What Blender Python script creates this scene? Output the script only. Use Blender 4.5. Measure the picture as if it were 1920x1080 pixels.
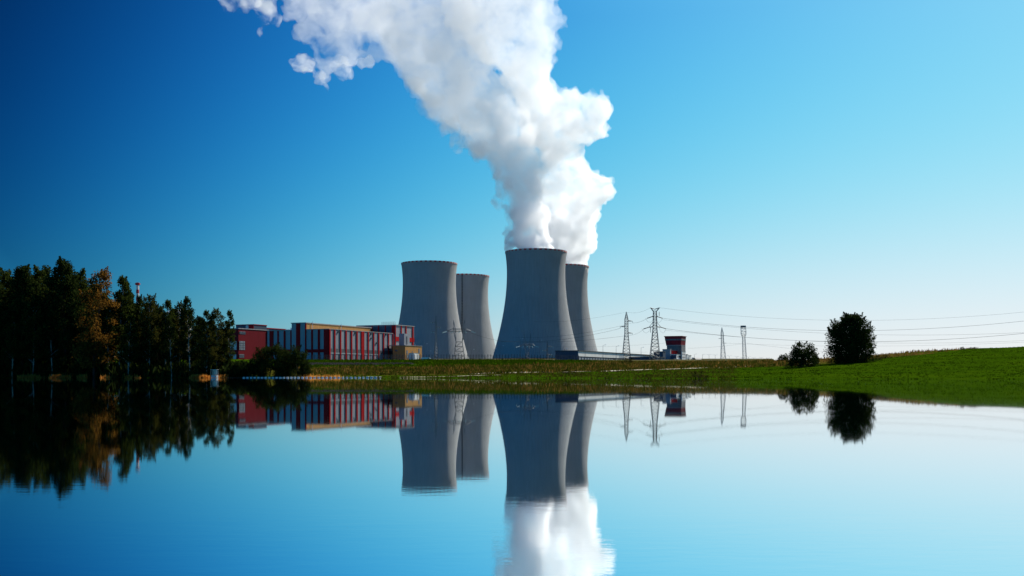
import bpy, math, random
import numpy as np
from mathutils import Vector, Matrix
R = random.Random(7)
NR = np.random.RandomState(11)
rad = math.radians
for _o in list(bpy.data.objects):
    bpy.data.objects.remove(_o)
sc = bpy.context.scene
C = sc.collection

# ------------------------------------------------------------------ camera
F, HZ, CH = 1920.0, 704.8, 0.5          # focal length in photo pixels, horizon row, camera height
cam = bpy.data.objects.new('camera', bpy.data.cameras.new('camera'))
C.objects.link(cam)
cam.location = (0, 0, CH)
cam.rotation_euler = (rad(90), 0, 0)
cam.data.lens = 36
cam.data.sensor_width = 36
cam.data.shift_y = (HZ - 540) / 1920
cam.data.clip_start = 0.1
cam.data.clip_end = 30000
sc.camera = cam

# ------------------------------------------------------------------ sun and sky
SUN_EL, SUN_AZ = rad(40), rad(42)
LDIR = Vector((math.sin(SUN_AZ) * math.cos(SUN_EL), math.cos(SUN_AZ) * math.cos(SUN_EL), math.sin(SUN_EL)))
sl = bpy.data.lights.new('sun', 'SUN')
sl.energy = 5.0
sl.angle = rad(0.53)
sl.color = (1.0, 0.93, 0.82)
sun = bpy.data.objects.new('sun', sl)
C.objects.link(sun)
sun.rotation_euler = (-LDIR).to_track_quat('-Z', 'Y').to_euler()

world = bpy.data.worlds.new('World')
sc.world = world
world.use_nodes = True


class NT:
    """tiny helper round a node tree"""
    def __init__(s, tree):
        s.t = tree

    def n(s, kind, **kw):
        nd = s.t.nodes.new(kind)
        for k, v in kw.items():
            setattr(nd, k, v)
        return nd

    def l(s, a, b):
        s.t.links.new(a, b)

    def math(s, op, a, b=None, c=None, clamp=False):
        nd = s.n('ShaderNodeMath', operation=op, use_clamp=clamp)
        for i, v in enumerate((a, b, c)):
            if v is None:
                continue
            if isinstance(v, (int, float)):
                nd.inputs[i].default_value = v
            else:
                s.l(v, nd.inputs[i])
        return nd.outputs[0]

    def noise(s, vec, scale, detail=4, rough=0.5, dist=0.0):
        nd = s.n('ShaderNodeTexNoise')
        nd.inputs['Scale'].default_value = scale
        nd.inputs['Detail'].default_value = detail
        nd.inputs['Roughness'].default_value = rough
        nd.inputs['Distortion'].default_value = dist
        if vec is not None:
            s.l(vec, nd.inputs['Vector'])
        return nd.outputs['Fac']

    def ramp(s, fac, stops):
        nd = s.n('ShaderNodeValToRGB')
        e = nd.color_ramp.elements
        while len(e) < len(stops):
            e.new(0.5)
        for i, (p, c) in enumerate(stops):
            e[i].position = p
            e[i].color = (*c, 1) if len(c) == 3 else c
        s.l(fac, nd.inputs[0])
        return nd.outputs[0]

    def mix(s, fac, a, b, blend='MIX'):
        nd = s.n('ShaderNodeMix', data_type='RGBA', blend_type=blend)
        for sock, v in ((nd.inputs[0], fac), (nd.inputs[6], a), (nd.inputs[7], b)):
            if isinstance(v, (int, float)):
                sock.default_value = v
            elif isinstance(v, tuple):
                sock.default_value = (*v[:3], 1)
            else:
                s.l(v, sock)
        return nd.outputs[2]

    def scale(s, vec, xyz):
        nd = s.n('ShaderNodeMapping')
        nd.inputs['Scale'].default_value = xyz
        s.l(vec, nd.inputs[0])
        return nd.outputs[0]


# A polarising filter over the physical sky: the sky is darkest 90 degrees from the sun
wn = NT(world.node_tree)
bg = world.node_tree.nodes['Background']
sky = wn.n('ShaderNodeTexSky', sky_type='NISHITA', sun_disc=False)
sky.sun_elevation = SUN_EL
sky.sun_rotation = SUN_AZ
tc = wn.n('ShaderNodeTexCoord')
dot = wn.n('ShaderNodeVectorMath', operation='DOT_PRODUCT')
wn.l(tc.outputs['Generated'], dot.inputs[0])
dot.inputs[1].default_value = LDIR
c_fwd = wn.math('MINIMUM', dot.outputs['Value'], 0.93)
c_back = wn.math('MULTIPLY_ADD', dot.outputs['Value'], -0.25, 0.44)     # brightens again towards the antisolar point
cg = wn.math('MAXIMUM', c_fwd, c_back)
sxyz = wn.n('ShaderNodeSeparateXYZ')
wn.l(tc.outputs['Generated'], sxyz.inputs[0])
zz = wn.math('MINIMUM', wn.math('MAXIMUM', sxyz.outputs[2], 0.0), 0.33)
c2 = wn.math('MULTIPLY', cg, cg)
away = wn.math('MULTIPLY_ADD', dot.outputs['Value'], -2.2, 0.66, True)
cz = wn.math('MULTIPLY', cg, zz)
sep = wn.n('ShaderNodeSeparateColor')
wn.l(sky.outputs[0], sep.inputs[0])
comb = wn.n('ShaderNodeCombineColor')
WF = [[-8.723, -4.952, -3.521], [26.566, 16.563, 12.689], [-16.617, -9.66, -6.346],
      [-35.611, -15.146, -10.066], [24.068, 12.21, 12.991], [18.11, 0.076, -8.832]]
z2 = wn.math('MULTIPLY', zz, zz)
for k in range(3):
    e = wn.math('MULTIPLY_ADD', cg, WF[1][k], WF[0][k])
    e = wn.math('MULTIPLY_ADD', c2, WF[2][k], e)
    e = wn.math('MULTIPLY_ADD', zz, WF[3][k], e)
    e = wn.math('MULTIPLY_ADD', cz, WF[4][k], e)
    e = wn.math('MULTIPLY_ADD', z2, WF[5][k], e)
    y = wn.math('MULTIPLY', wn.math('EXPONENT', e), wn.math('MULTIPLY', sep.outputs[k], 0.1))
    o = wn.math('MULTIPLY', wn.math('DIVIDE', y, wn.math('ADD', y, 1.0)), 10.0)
    o = wn.math('MULTIPLY', o, wn.math('MULTIPLY_ADD', away, (-0.55, 0.45, 0.95)[k], 1.0))   # blue boost added to the unseen sky behind, tints shaded sides
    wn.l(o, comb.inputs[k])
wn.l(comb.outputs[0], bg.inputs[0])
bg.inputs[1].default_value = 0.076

sc.view_settings.view_transform = 'Standard'
sc.view_settings.look = 'None'
sc.view_settings.exposure = 0.4
sc.view_settings.gamma = 1.0
sc.render.engine = 'CYCLES'
sc.cycles.max_bounces = 42
sc.cycles.diffuse_bounces = 3
sc.cycles.glossy_bounces = 3
sc.cycles.transmission_bounces = 3
sc.cycles.volume_bounces = 40
sc.cycles.transparent_max_bounces = 64
sc.cycles.use_denoising = True
sc.cycles.caustics_reflective = False


# ------------------------------------------------------------------ helpers
def at(px, py, Y):
    return Vector(((px - 960) / F * Y, Y, CH + (HZ - py) / F * Y))


def lerp_tab(tab, x):
    xs = [t[0] for t in tab]
    return np.interp(x, xs, [t[1] for t in tab])


OFF = {}


def tag(o, label=None, cat=None, group=None, kind=None):
    if label:
        o['label'] = label
    if cat:
        o['category'] = cat
    if group:
        o['group'] = group
    if kind:
        o['kind'] = kind
    return o


def thing(name, label, cat, loc, group=None):
    o = bpy.data.objects.new(name, None)
    o.empty_display_size = 1
    C.objects.link(o)
    o.location = loc
    OFF[o] = Vector(loc)
    return tag(o, label, cat, group)


def link_mesh(name, v, f, mats, parent=None, mi=None, smooth=False, loc=None):
    """one mesh object; vertices in world coordinates, stored relative to its root's origin"""
    off = OFF[parent] if parent is not None else Vector(loc or (0, 0, 0))
    v = np.asarray(v, dtype=np.float32).reshape(-1, 3) - np.array(off, dtype=np.float32)
    me = bpy.data.meshes.new(name)
    me.from_pydata(v.tolist(), [], [tuple(int(i) for i in q) for q in f])
    for m in (mats if isinstance(mats, (list, tuple)) else [mats]):
        me.materials.append(m)
    if mi is not None:
        me.polygons.foreach_set('material_index', np.asarray(mi, dtype=np.int32))
    if smooth:
        me.polygons.foreach_set('use_smooth', np.ones(len(me.polygons), dtype=bool))
    me.update()
    o = bpy.data.objects.new(name, me)
    C.objects.link(o)
    if parent is not None:
        o.parent = parent
    else:
        o.location = off
    OFF[o] = off
    return o


class MB:
    def __init__(s):
        s.v, s.f, s.m = [], [], []

    def quad(s, pts, m=0):
        b = len(s.v)
        s.v += [tuple(p) for p in pts]
        s.f.append(tuple(range(b, b + len(pts))))
        s.m.append(m)

    def hexa(s, lo, hi, m=0):
        """lo and hi: four points each, counter-clockwise seen from above"""
        b = len(s.v)
        s.v += [tuple(p) for p in lo] + [tuple(p) for p in hi]
        for q in ((3, 2, 1, 0), (4, 5, 6, 7), (0, 1, 5, 4), (1, 2, 6, 5), (2, 3, 7, 6), (3, 0, 4, 7)):
            s.f.append(tuple(b + i for i in q))
            s.m.append(m)

    def box(s, x0, x1, y0, y1, z0, z1, m=0):
        s.hexa([(x0, y0, z0), (x1, y0, z0), (x1, y1, z0), (x0, y1, z0)],
               [(x0, y0, z1), (x1, y0, z1), (x1, y1, z1), (x0, y1, z1)], m)

    def tube(s, pts, rads, n=6, m=0, cap=True):
        pts = [Vector(p) for p in pts]
        if isinstance(rads, (int, float)):
            rads = [rads] * len(pts)
        b = len(s.v)
        up = Vector((0.13, 0.31, 0.94))
        for i, p in enumerate(pts):
            d = (pts[min(i + 1, len(pts) - 1)] - pts[max(i - 1, 0)]).normalized()
            a = d.cross(up)
            if a.length < 1e-3:
                a = d.cross(Vector((1, 0, 0)))
            a.normalize()
            c = d.cross(a)
            for k in range(n):
                t = 2 * math.pi * k / n
                s.v.append(tuple(p + rads[i] * (math.cos(t) * a + math.sin(t) * c)))
        for i in range(len(pts) - 1):
            for k in range(n):
                k2 = (k + 1) % n
                s.f.append((b + i * n + k, b + i * n + k2, b + (i + 1) * n + k2, b + (i + 1) * n + k))
                s.m.append(m)
        if cap:
            s.f.append(tuple(b + k for k in reversed(range(n))))
            s.f.append(tuple(b + (len(pts) - 1) * n + k for k in range(n)))
            s.m += [m, m]

    def lathe(s, cx, cy, prof, n=32, m=0, a0=0.0):
        b = len(s.v)
        for r, z in prof:
            for k in range(n):
                t = a0 + 2 * math.pi * k / n
                s.v.append((cx + r * math.cos(t), cy + r * math.sin(t), z))
        for i in range(len(prof) - 1):
            for k in range(n):
                k2 = (k + 1) % n
                s.f.append((b + i * n + k, b + i * n + k2, b + (i + 1) * n + k2, b + (i + 1) * n + k))
                s.m.append(m)

    def build(s, name, mats, parent=None, smooth=False, loc=None):
        return link_mesh(name, s.v, s.f, mats, parent, s.m, smooth, loc)


# ------------------------------------------------------------------ materials
def mat(name):
    m = bpy.data.materials.new(name)
    m.use_nodes = True
    t = NT(m.node_tree)
    b = m.node_tree.nodes['Principled BSDF']
    return m, t, b


def plain(name, col, rough=0.6, var=0.25, scale=0.6, metal=0.0, spec=0.3):
    """paint or metal with slight dirt so that nothing is perfectly uniform"""
    m, t, b = mat(name)
    g = t.n('ShaderNodeNewGeometry').outputs['Position']
    f = t.noise(g, scale, 5, 0.6)
    dark = tuple(c * (1 - var) for c in col)
    lite = tuple(min(1, c * (1 + var)) for c in col)
    t.l(t.ramp(f, [(0.3, dark), (0.7, lite)]), b.inputs['Base Color'])
    b.inputs['Roughness'].default_value = rough
    b.inputs['Metallic'].default_value = metal
    b.inputs['Specular IOR Level'].default_value = spec
    return m


def cladding(name, col, pitch=0.6, rough=0.55, var=0.18):
    """vertical trapezoid sheet: bump ribs along the wall, rain streaks down it"""
    m, t, b = mat(name)
    g = t.n('ShaderNodeNewGeometry').outputs['Position']
    sx = t.n('ShaderNodeSeparateXYZ')
    t.l(g, sx.inputs[0])
    along = t.math('ADD', sx.outputs[0], sx.outputs[1])
    ribs = t.math('SINE', t.math('MULTIPLY', along, 2 * math.pi / pitch))
    streak = t.noise(t.scale(g, (0.9, 0.9, 0.06)), 1.0, 5, 0.65)
    blot = t.noise(g, 0.12, 4, 0.6)
    f = t.math('MULTIPLY_ADD', blot, 0.4, t.math('MULTIPLY', streak, 0.6))
    t.l(t.ramp(f, [(0.3, tuple(c * (1 - var) for c in col)), (0.68, tuple(min(1, c * (1 + var)) for c in col))]), b.inputs['Base Color'])
    bp = t.n('ShaderNodeBump')
    bp.inputs['Strength'].default_value = 0.5
    bp.inputs['Distance'].default_value = 0.05
    t.l(ribs, bp.inputs['Height'])
    t.l(bp.outputs[0], b.inputs['Normal'])
    b.inputs['Roughness'].default_value = rough
    b.inputs['Specular IOR Level'].default_value = 0.04
    return m


M = {}
M['grey_panel'] = cladding('grey_panel', (0.28, 0.29, 0.31))
M['red_panel'] = cladding('red_panel', (0.38, 0.009, 0.011), 0.5)
M['brick'] = cladding('brick', (0.145, 0.010, 0.015), 1.2)
M['tan'] = cladding('tan', (0.46, 0.24, 0.085), 0.8)
M['blue_panel'] = cladding('blue_panel', (0.065, 0.085, 0.115), 0.8)
M['band'] = plain('band', (0.09, 0.09, 0.10), 0.35)
M['roof'] = plain('roof', (0.30, 0.29, 0.28), 0.8)
M['white'] = plain('white', (0.78, 0.79, 0.79), 0.5, 0.1)
M['pale'] = cladding('pale', (0.74, 0.74, 0.70), 0.9)
M['glass'] = plain('glass', (0.05, 0.07, 0.09), 0.12, 0.3, 0.4, 0, 0.8)
M['pane'] = plain('pane', (0.30, 0.34, 0.36), 0.25, 0.35, 1.5, 0, 0.6)
M['tower_glass'] = plain('tower_glass', (0.09, 0.12, 0.13), 0.5, 0.5, 0.8, 0, 0.15)
M['steel'] = plain('steel', (0.15, 0.165, 0.17), 0.55, 0.3, 1.0, 0.4)
M['steel_light'] = plain('steel_light', (0.34, 0.36, 0.36), 0.5, 0.25, 1.0, 0.3)
M['dark_metal'] = plain('dark_metal', (0.035, 0.04, 0.045), 0.6, 0.3)
M['insulator'] = plain('insulator', (0.35, 0.62, 0.58), 0.5, 0.15, 2.0, 0, 0.3)
M['lamp_cover'] = plain('lamp_cover', (0.75, 0.77, 0.78), 0.5, 0.1, 2, 0, 0.3)
M['wire'] = plain('wire', (0.06, 0.065, 0.07), 0.8, 0.1, 1, 0, 0.0)
M['red_paint'] = plain('red_paint', (0.40, 0.03, 0.03), 0.6, 0.2, 0.3)
M['white_paint'] = plain('white_paint', (0.62, 0.61, 0.58), 0.6, 0.15, 0.3)
M['rim_pale'] = plain('rim_pale', (0.40, 0.39, 0.37), 0.8, 0.15, 0.3)
M['head_red'] = cladding('head_red', (0.17, 0.018, 0.026), 0.8)
M['orange'] = plain('orange', (0.6, 0.16, 0.03), 0.45, 0.15)
M['rubber'] = plain('rubber', (0.02, 0.02, 0.02), 0.8)
M['float'] = plain('float', (0.85, 0.85, 0.80), 0.4, 0.1, 3)
M['sand'] = plain('sand', (0.42, 0.35, 0.23), 0.95, 0.25, 0.8)
M['gravel_path'] = plain('gravel_path', (0.33, 0.29, 0.19), 0.95, 0.2, 0.7)


def concrete_tower(name, tint):
    m, t, b = mat(name)
    ob = t.n('ShaderNodeTexCoord').outputs['Object']
    s = t.n('ShaderNodeSeparateXYZ')
    t.l(ob, s.inputs[0])
    ang = t.math('ARCTAN2', s.outputs[1], s.outputs[0])
    rib = t.math('SINE', t.math('MULTIPLY', ang, 150.0))
    cmb = t.n('ShaderNodeCombineXYZ')
    t.l(t.math('MULTIPLY', ang, 40.0), cmb.inputs[0])
    t.l(t.math('MULTIPLY', s.outputs[2], 0.035), cmb.inputs[2])
    streak = t.noise(cmb.outputs[0], 1.0, 6, 0.65)
    lift = t.math('SINE', t.math('MULTIPLY', s.outputs[2], 2 * math.pi / 1.5))   # pour joints
    blot = t.noise(ob, 0.035, 5, 0.62)
    f = t.math('MULTIPLY_ADD', streak, 0.55, t.math('MULTIPLY', blot, 0.45))
    col = t.ramp(f, [(0.28, tuple(0.78 * c for c in tint)), (0.52, tint), (0.74, tuple(1.15 * c for c in tint))])
    pour = t.math('MULTIPLY_ADD', lift, 0.03, 0.97)
    col2 = t.mix(1.0, col, (1, 1, 1), 'MULTIPLY')
    vm = t.n('ShaderNodeVectorMath', operation='SCALE')
    t.l(col2, vm.inputs[0])
    t.l(t.math('MULTIPLY', pour, t.math('MULTIPLY_ADD', rib, 0.06, 0.94)), vm.inputs['Scale'])
    t.l(vm.outputs[0], b.inputs['Base Color'])
    bp = t.n('ShaderNodeBump')
    bp.inputs['Strength'].default_value = 0.6
    bp.inputs['Distance'].default_value = 0.35
    t.l(rib, bp.inputs['Height'])
    t.l(bp.outputs[0], b.inputs['Normal'])
    b.inputs['Roughness'].default_value = 0.9
    b.inputs['Specular IOR Level'].default_value = 0.15
    return m


M['tower'] = concrete_tower('tower_concrete', (0.325, 0.335, 0.34))


def foliage(name, c_dark, c_lite, trans=0.35):
    m, t, b = mat(name)
    nt = m.node_tree
    nt.nodes.remove(b)
    g = t.n('ShaderNodeNewGeometry')
    f = t.noise(g.outputs['Position'], 0.7, 3, 0.6)
    f = t.math('ADD', t.math('MULTIPLY', f, 0.6), t.math('MULTIPLY', g.outputs['Random Per Island'], 0.4))
    col = t.ramp(f, [(0.25, c_dark), (0.75, c_lite)])
    d = t.n('ShaderNodeBsdfDiffuse')
    tr = t.n('ShaderNodeBsdfTranslucent')
    t.l(col, d.inputs[0])
    t.l(col, tr.inputs[0])
    mx = t.n('ShaderNodeMixShader')
    mx.inputs[0].default_value = trans
    t.l(d.outputs[0], mx.inputs[1])
    t.l(tr.outputs[0], mx.inputs[2])
    t.l(mx.outputs[0], nt.nodes['Material Output'].inputs['Surface'])
    return m


M['leaf_dark'] = foliage('leaf_dark', (0.012, 0.020, 0.005), (0.040, 0.056, 0.011), 0.25)
M['leaf_mid'] = foliage('leaf_mid', (0.020, 0.030, 0.005), (0.066, 0.084, 0.015), 0.3)
M['leaf_olive'] = foliage('leaf_olive', (0.030, 0.030, 0.005), (0.085, 0.080, 0.015), 0.3)
M['leaf_orange'] = foliage('leaf_orange', (0.070, 0.034, 0.006), (0.30, 0.145, 0.024), 0.35)
M['bark'] = plain('bark', (0.035, 0.028, 0.020), 0.95, 0.4, 2)
M['birch_bark'] = plain('birch_bark', (0.38, 0.35, 0.29), 0.85, 0.5, 1.5)
M['weed'] = foliage('weed', (0.026, 0.036, 0.003), (0.095, 0.090, 0.011), 0.3)
M['weed_dry'] = foliage('weed_dry', (0.10, 0.055, 0.010), (0.32, 0.17, 0.04), 0.3)
M['reed'] = foliage('reed', (0.40, 0.14, 0.02), (0.80, 0.36, 0.07), 0.5)
M['blade'] = foliage('blade', (0.018, 0.042, 0.001), (0.042, 0.076, 0.002), 0.3)

# ------------------------------------------------------------------ terrain
WATER = [(-4000, 300), (-600, 275), (0, 262), (560, 262), (700, 258), (800, 238), (1000, 218), (1300, 190), (1500, 172), (1920, 150), (2600, 130), (5000, 120)]
CREST = [(-4000, 655), (0, 672), (430, 674), (560, 675.5), (900, 675.2), (1000, 675.2), (1085, 677.5), (1150, 679.5), (1330, 680.3), (1430, 679), (1500, 676.3), (1560, 671.5), (1640, 666.2),
         (1720, 659.2), (1800, 654.8), (1860, 652), (1920, 649.4), (2200, 637), (2600, 628), (5000, 625)]
CDIST = [(-4000, 560), (560, 560), (1000, 545), (1100, 470), (1300, 420), (1500, 370), (1640, 350), (1920, 340), (2600, 330), (5000, 330)]


def ground_z(X, Y):
    X = np.asarray(X, dtype=float)
    Y = np.asarray(Y, dtype=float)
    Yc = np.maximum(Y, 60.0)
    px = np.clip(960 + F * X / Yc, -4000, 5000)
    yw = lerp_tab(WATER, px)
    yc = lerp_tab(CDIST, px)
    cr = lerp_tab(CREST, px)
    zc = CH + (HZ - cr) / F * yc
    t = np.clip((Y - yw) / (yc - yw), 0, 1)
    right = np.clip((px - 1400) / 250, 0, 1)
    s_mid = t ** 0.95 * (1.12 - 0.12 * t)
    s_right = t ** 1.05
    land = zc * (s_mid * (1 - right) + s_right * right)
    k = (25.0 - zc) / (1450.0 - yc)
    beyond = zc + np.clip(Y - yc, 0, 1450 - yc) * np.where(px > 1450, np.minimum(k, 0.004), k)
    z = np.where(Y > yc, beyond, land)
    bed = np.maximum(-(yw - Y) * 0.12, -2.0)
    z = np.where(Y < yw, bed, z)
    bump = 0.10 * np.sin(X * 0.21 + 1.3) * np.sin(Y * 0.17) + 0.05 * np.sin(X * 0.53 + Y * 0.31)
    return z + bump * np.clip((Y - yw) / 30, 0, 1)


def on_ground(px, py):
    """first point of the land on the sight line through a photo point"""
    Y = np.arange(120, 1500, 0.5)
    X = (px - 960) / F * Y
    sight = CH + (HZ - py) / F * Y
    hit = np.nonzero((ground_z(X, Y) > sight) & (Y > lerp_tab(WATER, px)))[0]
    y = Y[hit[0]] if len(hit) else 560.0
    x = (px - 960) / F * y
    return Vector((float(x), float(y), float(ground_z(x, y))))


def ground_point(px, Y):
    x = (px - 960) / F * Y
    return Vector((x, Y, float(ground_z(x, Y))))


EDGE_A = [(-4000, 708), (560, 705), (700, 704), (900, 702.5), (1000, 700), (1100, 697), (1200, 693.5), (1400, 689), (1470, 687), (1560, 681.5), (1640, 673), (1750, 663), (1806, 655.8), (1900, 648), (5000, 600)]
EDGE_B = [(-4000, 690), (560, 689), (785, 688), (960, 685.5), (1085, 681.5), (1160, 679), (1300, 670), (5000, 600)]

xs = np.concatenate([np.arange(-6000, -700, 250), np.arange(-700, -420, 20), np.arange(-420, 420, 3.5), np.arange(420, 700, 20), np.arange(700, 6001, 250)])
ys = np.concatenate([np.arange(-400, 100, 50), np.arange(100, 420, 2.5), np.arange(420, 620, 5), np.arange(620, 1500, 40), np.arange(1500, 9001, 500)])
GX, GY = np.meshgrid(xs, ys)
GZ = ground_z(GX, GY)
nx, ny = len(xs), len(ys)
idx = np.arange(nx * ny).reshape(ny, nx)
gf = np.stack([idx[:-1, :-1], idx[:-1, 1:], idx[1:, 1:], idx[1:, :-1]], -1).reshape(-1, 4)


def ground_mat():
    m, t, b = mat('ground_cover')
    g = t.n('ShaderNodeNewGeometry').outputs['Position']
    zone = t.n('ShaderNodeAttribute', attribute_name='cover')
    sp = t.n('ShaderNodeSeparateColor')
    t.l(zone.outputs['Color'], sp.inputs[0])
    big = t.noise(g, 0.06, 5, 0.6)
    mid = t.noise(t.scale(g, (1, 0.6, 1)), 0.45, 5, 0.65)
    fine = t.noise(g, 2.2, 4, 0.7)
    furrow = t.noise(t.scale(g, (0.03, 0.5, 0.1)), 1.0, 4, 0.6)
    f1 = t.math('ADD', t.math('MULTIPLY', big, 0.35), t.math('ADD', t.math('MULTIPLY', mid, 0.25), t.math('ADD', t.math('MULTIPLY', fine, 0.2), t.math('MULTIPLY', furrow, 0.2))))
    green = t.ramp(f1, [(0.36, (0.019, 0.044, 0.0015)), (0.5, (0.028, 0.064, 0.0012)), (0.62, (0.047, 0.084, 0.002))])
    f2 = t.math('ADD', t.math('MULTIPLY', big, 0.25), t.math('ADD', t.math('MULTIPLY', mid, 0.4), t.math('MULTIPLY', fine, 0.35)))
    dry = t.ramp(f2, [(0.36, (0.022, 0.024, 0.004)), (0.5, (0.056, 0.056, 0.007)), (0.6, (0.10, 0.072, 0.012)), (0.7, (0.16, 0.105, 0.025))])
    bare = t.ramp(f2, [(0.35, (0.10, 0.09, 0.07)), (0.65, (0.20, 0.18, 0.14))])
    edge = t.math('MULTIPLY_ADD', t.math('SUBTRACT', mid, 0.5), 1.1, sp.outputs[0])
    k = t.ramp(edge, [(0.40, (0, 0, 0)), (0.60, (1, 1, 1))])
    col = t.mix(k, green, dry)
    col = t.mix(sp.outputs[1], col, bare)
    t.l(col, b.inputs['Base Color'])
    bp = t.n('ShaderNodeBump')
    bp.inputs['Strength'].default_value = 0.7
    bp.inputs['Distance'].default_value = 0.4
    t.l(t.math('ADD', mid, fine), bp.inputs['Height'])
    t.l(bp.outputs[0], b.inputs['Normal'])
    b.inputs['Roughness'].default_value = 0.95
    b.inputs['Specular IOR Level'].default_value = 0.0
    return m


go = link_mesh('ground', np.stack([GX, GY, GZ], -1).reshape(-1, 3), gf, ground_mat(), smooth=True)
tag(go, kind='structure')
PX = np.clip(960 + F * GX / np.maximum(GY, 60), -4000, 5000)
PY = HZ - F * (GZ - CH) / np.maximum(GY, 60)
a_, b_ = lerp_tab(EDGE_A, PX), lerp_tab(EDGE_B, PX)
dryness = np.clip((a_ - PY) / 1.2 + 0.5, 0, 1) * np.clip((PY - b_) / 1.2 + 0.5, 0, 1)
dryness = np.where(GY > lerp_tab(CDIST, PX) + 40, 0.6, dryness)
yw_ = lerp_tab(WATER, PX)
bareness = np.where(GY < yw_ - 6.0, 0.8, 0.0) + np.where(GY > 640, 0.35, 0)
att = go.data.color_attributes.new('cover', 'FLOAT_COLOR', 'POINT')
att.data.foreach_set('color', np.stack([dryness, bareness, 0 * dryness, 0 * dryness + 1], -1).astype(np.float32).ravel())


# ------------------------------------------------------------------ water
def water_mat():
    m, t, b = mat('lake_water')
    nt = m.node_tree
    nt.nodes.remove(b)
    g = t.n('ShaderNodeNewGeometry').outputs['Position']
    n1 = t.noise(t.scale(g, (0.40, 1.0, 1)), 15.0, 4, 0.6)
    n2 = t.noise(t.scale(g, (0.5, 1.0, 1)), 3.2, 3, 0.5)
    n3 = t.noise(t.scale(g, (0.7, 1.0, 1)), 0.2, 3, 0.5)
    h = t.math('ADD', t.math('MULTIPLY', n1, WAVE[0]), t.math('ADD', t.math('MULTIPLY', n2, WAVE[1]), t.math('MULTIPLY', n3, WAVE[2])))
    # a light breeze touches only the near water, the sheet lies calm towards the far shore
    sy = t.n('ShaderNodeSeparateXYZ')
    t.l(g, sy.inputs[0])
    br = t.math('POWER', t.math('DIVIDE', 3.3, t.math('MAXIMUM', sy.outputs[1], 3.3)), 1.7)
    patch = t.math('MULTIPLY_ADD', t.noise(t.scale(g, (0.25, 0.6, 1)), 0.9, 3, 0.5), 1.6, 0.2)
    br = t.math('MULTIPLY', br, patch)
    h = t.math('MULTIPLY', h, br)
    bp = t.n('ShaderNodeBump')
    bp.inputs['Strength'].default_value = 1.0
    bp.inputs['Distance'].default_value = 1.0
    t.l(h, bp.inputs['Height'])
    gl = t.n('ShaderNodeBsdfGlossy')
    gl.inputs['Color'].default_value = (0.92, 0.95, 0.965, 1)
    t.l(t.math('MULTIPLY_ADD', br, 0.012, 0.019), gl.inputs['Roughness'])
    t.l(bp.outputs[0], gl.inputs['Normal'])
    t.l(gl.outputs[0], nt.nodes['Material Output'].inputs['Surface'])
    return m


WAVE = (0.00030, 0.00024, 0.0006)
wb = MB()
wb.quad([(-2000, -300, 0), (2000, -300, 0), (2000, 330, 0), (-2000, 330, 0)])
tag(wb.build('lake_water', water_mat()), kind='structure')

# ------------------------------------------------------------------ path, sand bar, stone bank
def ribbon(name, line, width, m, lift=0.06):
    pts = [on_ground(*p) for p in line]
    fine = []
    for i in range(len(pts) - 1):
        for k in range(12):
            fine.append(pts[i].lerp(pts[i + 1], k / 12))
    fine.append(pts[-1])
    v, f = [], []
    for i, p in enumerate(fine):
        d = fine[min(i + 1, len(fine) - 1)] - fine[max(i - 1, 0)]
        nrm = Vector((-d.y, d.x, 0)).normalized()
        for j in range(5):
            q = p + nrm * width * (j / 4 - 0.5)
            v.append((q.x, q.y, float(ground_z(q.x, q.y)) + lift))
        if i:
            for j in range(4):
                b = (i - 1) * 5 + j
                f.append((b, b + 1, b + 6, b + 5))
    o = link_mesh(name, v, f, m)
    return tag(o, kind='structure')


ribbon('gravel_path', [(885, 701.5), (940, 699.3), (1000, 698), (1100, 696.4), (1200, 693.6), (1300, 690.8), (1400, 686.8), (1480, 683.3), (1530, 681)], 4.2, M['gravel_path'])
ribbon('sand_bar', [(752, 707.4), (800, 707.0), (850, 705.8), (900, 704.2), (940, 703.2)], 1.5, M['sand'], 0.05)


def stone_bank():
    m, t, b = mat('dark_stone')
    g = t.n('ShaderNodeNewGeometry').outputs['Position']
    vo = t.n('ShaderNodeTexVoronoi')
    vo.inputs['Scale'].default_value = 1.6
    t.l(g, vo.inputs['Vector'])
    f = t.math('ADD', t.math('MULTIPLY', vo.outputs['Distance'], 0.6), t.math('MULTIPLY', t.noise(g, 0.5, 4, 0.6), 0.5))
    t.l(t.ramp(f, [(0.2, (0.012, 0.012, 0.013)), (0.8, (0.040, 0.038, 0.038))]), b.inputs['Base Color'])
    bp = t.n('ShaderNodeBump')
    bp.inputs['Distance'].default_value = 0.3
    t.l(vo.outputs['Distance'], bp.inputs['Height'])
    t.l(bp.outputs[0], b.inputs['Normal'])
    b.inputs['Roughness'].default_value = 0.9
    b.inputs['Specular IOR Level'].default_value = 0.0
    v, f = [], []
    n = 60
    Y0 = 400.0
    for i in range(n + 1):
        px = 540 + (785 - 540) * i / n
        h = min(1, (785 - px) / 14)
        top = at(px, 679.8 + (1 - h) * 5, Y0 + 4)
        bot = at(px, 688.4, Y0 - 3.5)
        bot.z -= 0.6
        back = at(px, 679.8 + (1 - h) * 5, Y0 + 4)
        back.y += 16
        back.z = float(ground_z(back.x, back.y)) - 0.5
        j = NR.normal(0, 0.10, 6)
        for k in range(6):
            p = bot.lerp(top, k / 5)
            v.append((p.x, p.y + j[k], p.z + j[k] * 0.5))
        v.append(tuple(back))
        if i:
            for k in range(6):
                b0 = (i - 1) * 7 + k
                f.append((b0, b0 + 7, b0 + 8, b0 + 1))
    o = link_mesh('stone_embankment', v, f, m)
    tag(o, kind='structure')


stone_bank()


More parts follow.
